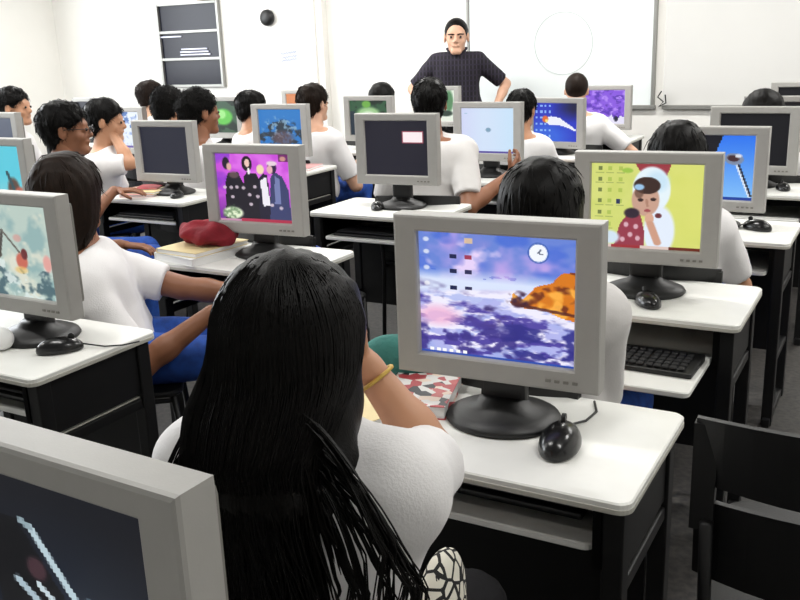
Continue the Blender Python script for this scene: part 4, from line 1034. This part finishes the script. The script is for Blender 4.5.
def book(x, y, z, w, d, t, rz, cover, label, group=None):
    e = empty('book', (x, y, z), R(rz))
    bm = bmesh.new(); box(bm, -w/2+.003, w/2-.003, -d/2+.003, d/2-.003, .002, t-.002); put('pages', bm, M['paper'], e)
    bm = bmesh.new(); box(bm, -w/2, w/2, -d/2, d/2, 0, .002); box(bm, -w/2, w/2, -d/2, d/2, t-.002, t); box(bm, -w/2, -w/2+.002, -d/2, d/2, 0, t); put('cover', bm, M[cover], e)
    return tag(e, label, 'book', group)
book(-2.37, 2.64, .7505, .24, .29, .028, -12, 'paper', 'white thick book at the bottom of the stack under the red bag', 'books beside the magenta screen')
book(-2.375, 2.645, .779, .22, .28, .018, -6, 'cream', 'cream book directly under the dark red soft bag', 'books beside the magenta screen')
def blob(name, loc, rad, m, label, cat, seed, amp=.012, f=40, h=.006, rz=0, flat=None):
    def fn(P):
        d = ell(P, (0, 0, rad[2]), rad); d = smin(d, ell(P, (rad[0]*.35, -rad[1]*.2, rad[2]*.7), (rad[0]*.75, rad[1]*.8, rad[2]*.7)), .02)
        d = d+wob(P, f, seed)*amp
        return smax(d, .001-P[..., 2], .004)
    r = np.array(rad)
    o = put_vq(name, sdf_mesh(fn, (-r[0]*1.4-.02, -r[1]*1.4-.02, -.005), (r[0]*1.4+.02, r[1]*1.4+.02, r[2]*2+.03), h), M[m])
    o.location = loc; o.rotation_euler = (0, 0, R(rz)); return tag(o, label, cat)
blob('soft_bag', (-2.37, 2.67, .797), (.13, .095, .042), 'red', 'crumpled dark red fabric bag on the books beside the magenta screen', 'bag', 2, .012, 62, .004)
bm = bmesh.new(); box(bm, -.07, .07, -.1, .1, 0, .003)
tag(put('paper_sheet', bm, M['paper'], None, False, (-2.20, 2.74, .7505)), 'white paper sheet between the cream book and the magenta screen', 'paper')
# books by the dark navy screen
book(-3.78, 3.78, .7505, .20, .26, .014, 20, 'pink', 'pinkish book at the bottom of the stack left of the dark navy screen', 'books beside the dark navy screen')
book(-3.75, 3.80, .765, .19, .24, .012, 8, 'cream', 'cream book in the middle of the stack by the dark navy screen', 'books beside the dark navy screen')
book(-3.79, 3.82, .777, .13, .18, .008, 30, 'redbook', 'small red notebook on top of the stack by the dark navy screen', 'books beside the dark navy screen')
book(-3.50, 4.93, .7505, .2, .24, .016, 10, 'pink', 'pink book on the right end of the reef screen desk', None)
# things on the front desk's left end
book(-.90, 1.67, .7505, .15, .21, .03, 15, 'print', 'red, white and black printed book left of the violet seascape monitor', 'books on the front desk')
book(-.98, 1.50, .7505, .14, .2, .022, -20, 'cream', 'yellowish book by the raised arm of the foreground girl', 'books on the front desk')
blob('pencil_pouch', (-1.02, 1.775, .7505), (.09, .045, .052), 'teal', 'teal fabric pouch behind the raised arm of the foreground girl', 'pouch', 5, .004, 30, rz=10)
for i, (x, y, m_, l) in enumerate(((-.835, 1.60, 'redbook', 'red marker lying left of the monitor base with seascape'), (-.85, 1.57, 'black', 'black marker lying left of the monitor base with seascape'))):
    bm = bmesh.new(); tube(bm, [(0, -.07, .008), (0, .05, .008), (0, .07, .008)], [.008, .008, .004], 10)
    o = put('marker_pen', bm, M[m_], None, True, (x, y, .7505)); o.rotation_euler = (0, 0, R(-20)); tag(o, l, 'pen')
blob('shoulder_bag', (-.575, 1.12, .585), (.028, .07, .085), 'zebra', 'black-and-white printed bag on the lap of the foreground girl', 'bag', 3, .004, 24, .008)
blob('school_bag', (-2.30, 3.22, .446), (.15, .10, .12), 'blueb', 'blue school bag on the empty chair behind the magenta screen', 'bag', 6, .008, 20, .01)
blob('backpack', (-2.02, 1.18, .0), (.15, .13, .15), 'black', 'black backpack on the floor beside the front left desk', 'backpack', 8, .01, 18, .011)
blob('printed_bag', (-2.16, 2.12, .0), (.12, .1, .11), 'zebra', 'black bag with white print on the floor in the left aisle', 'bag', 9, .01, 18, .011)
# pale thing at the left edge of the flowery screen's desk
blob('white_cup', (-2.14, 1.53, .7505), (.035, .035, .03), 'paper', 'white rounded object at the left edge of the flowery monitor desk', 'object', 9, .001, 20, .005)
# mic / black gadget by the violet screen
bm = bmesh.new(); box(bm, -.05, .05, -.03, .03, 0, .025, .006); tag(put('small_speaker', bm, M['blackp'], None, False, (-2.00, 6.93+.0, .7505)), 'small black device on the desk below the violet screen', 'device')
bpy.context.view_layer.update()
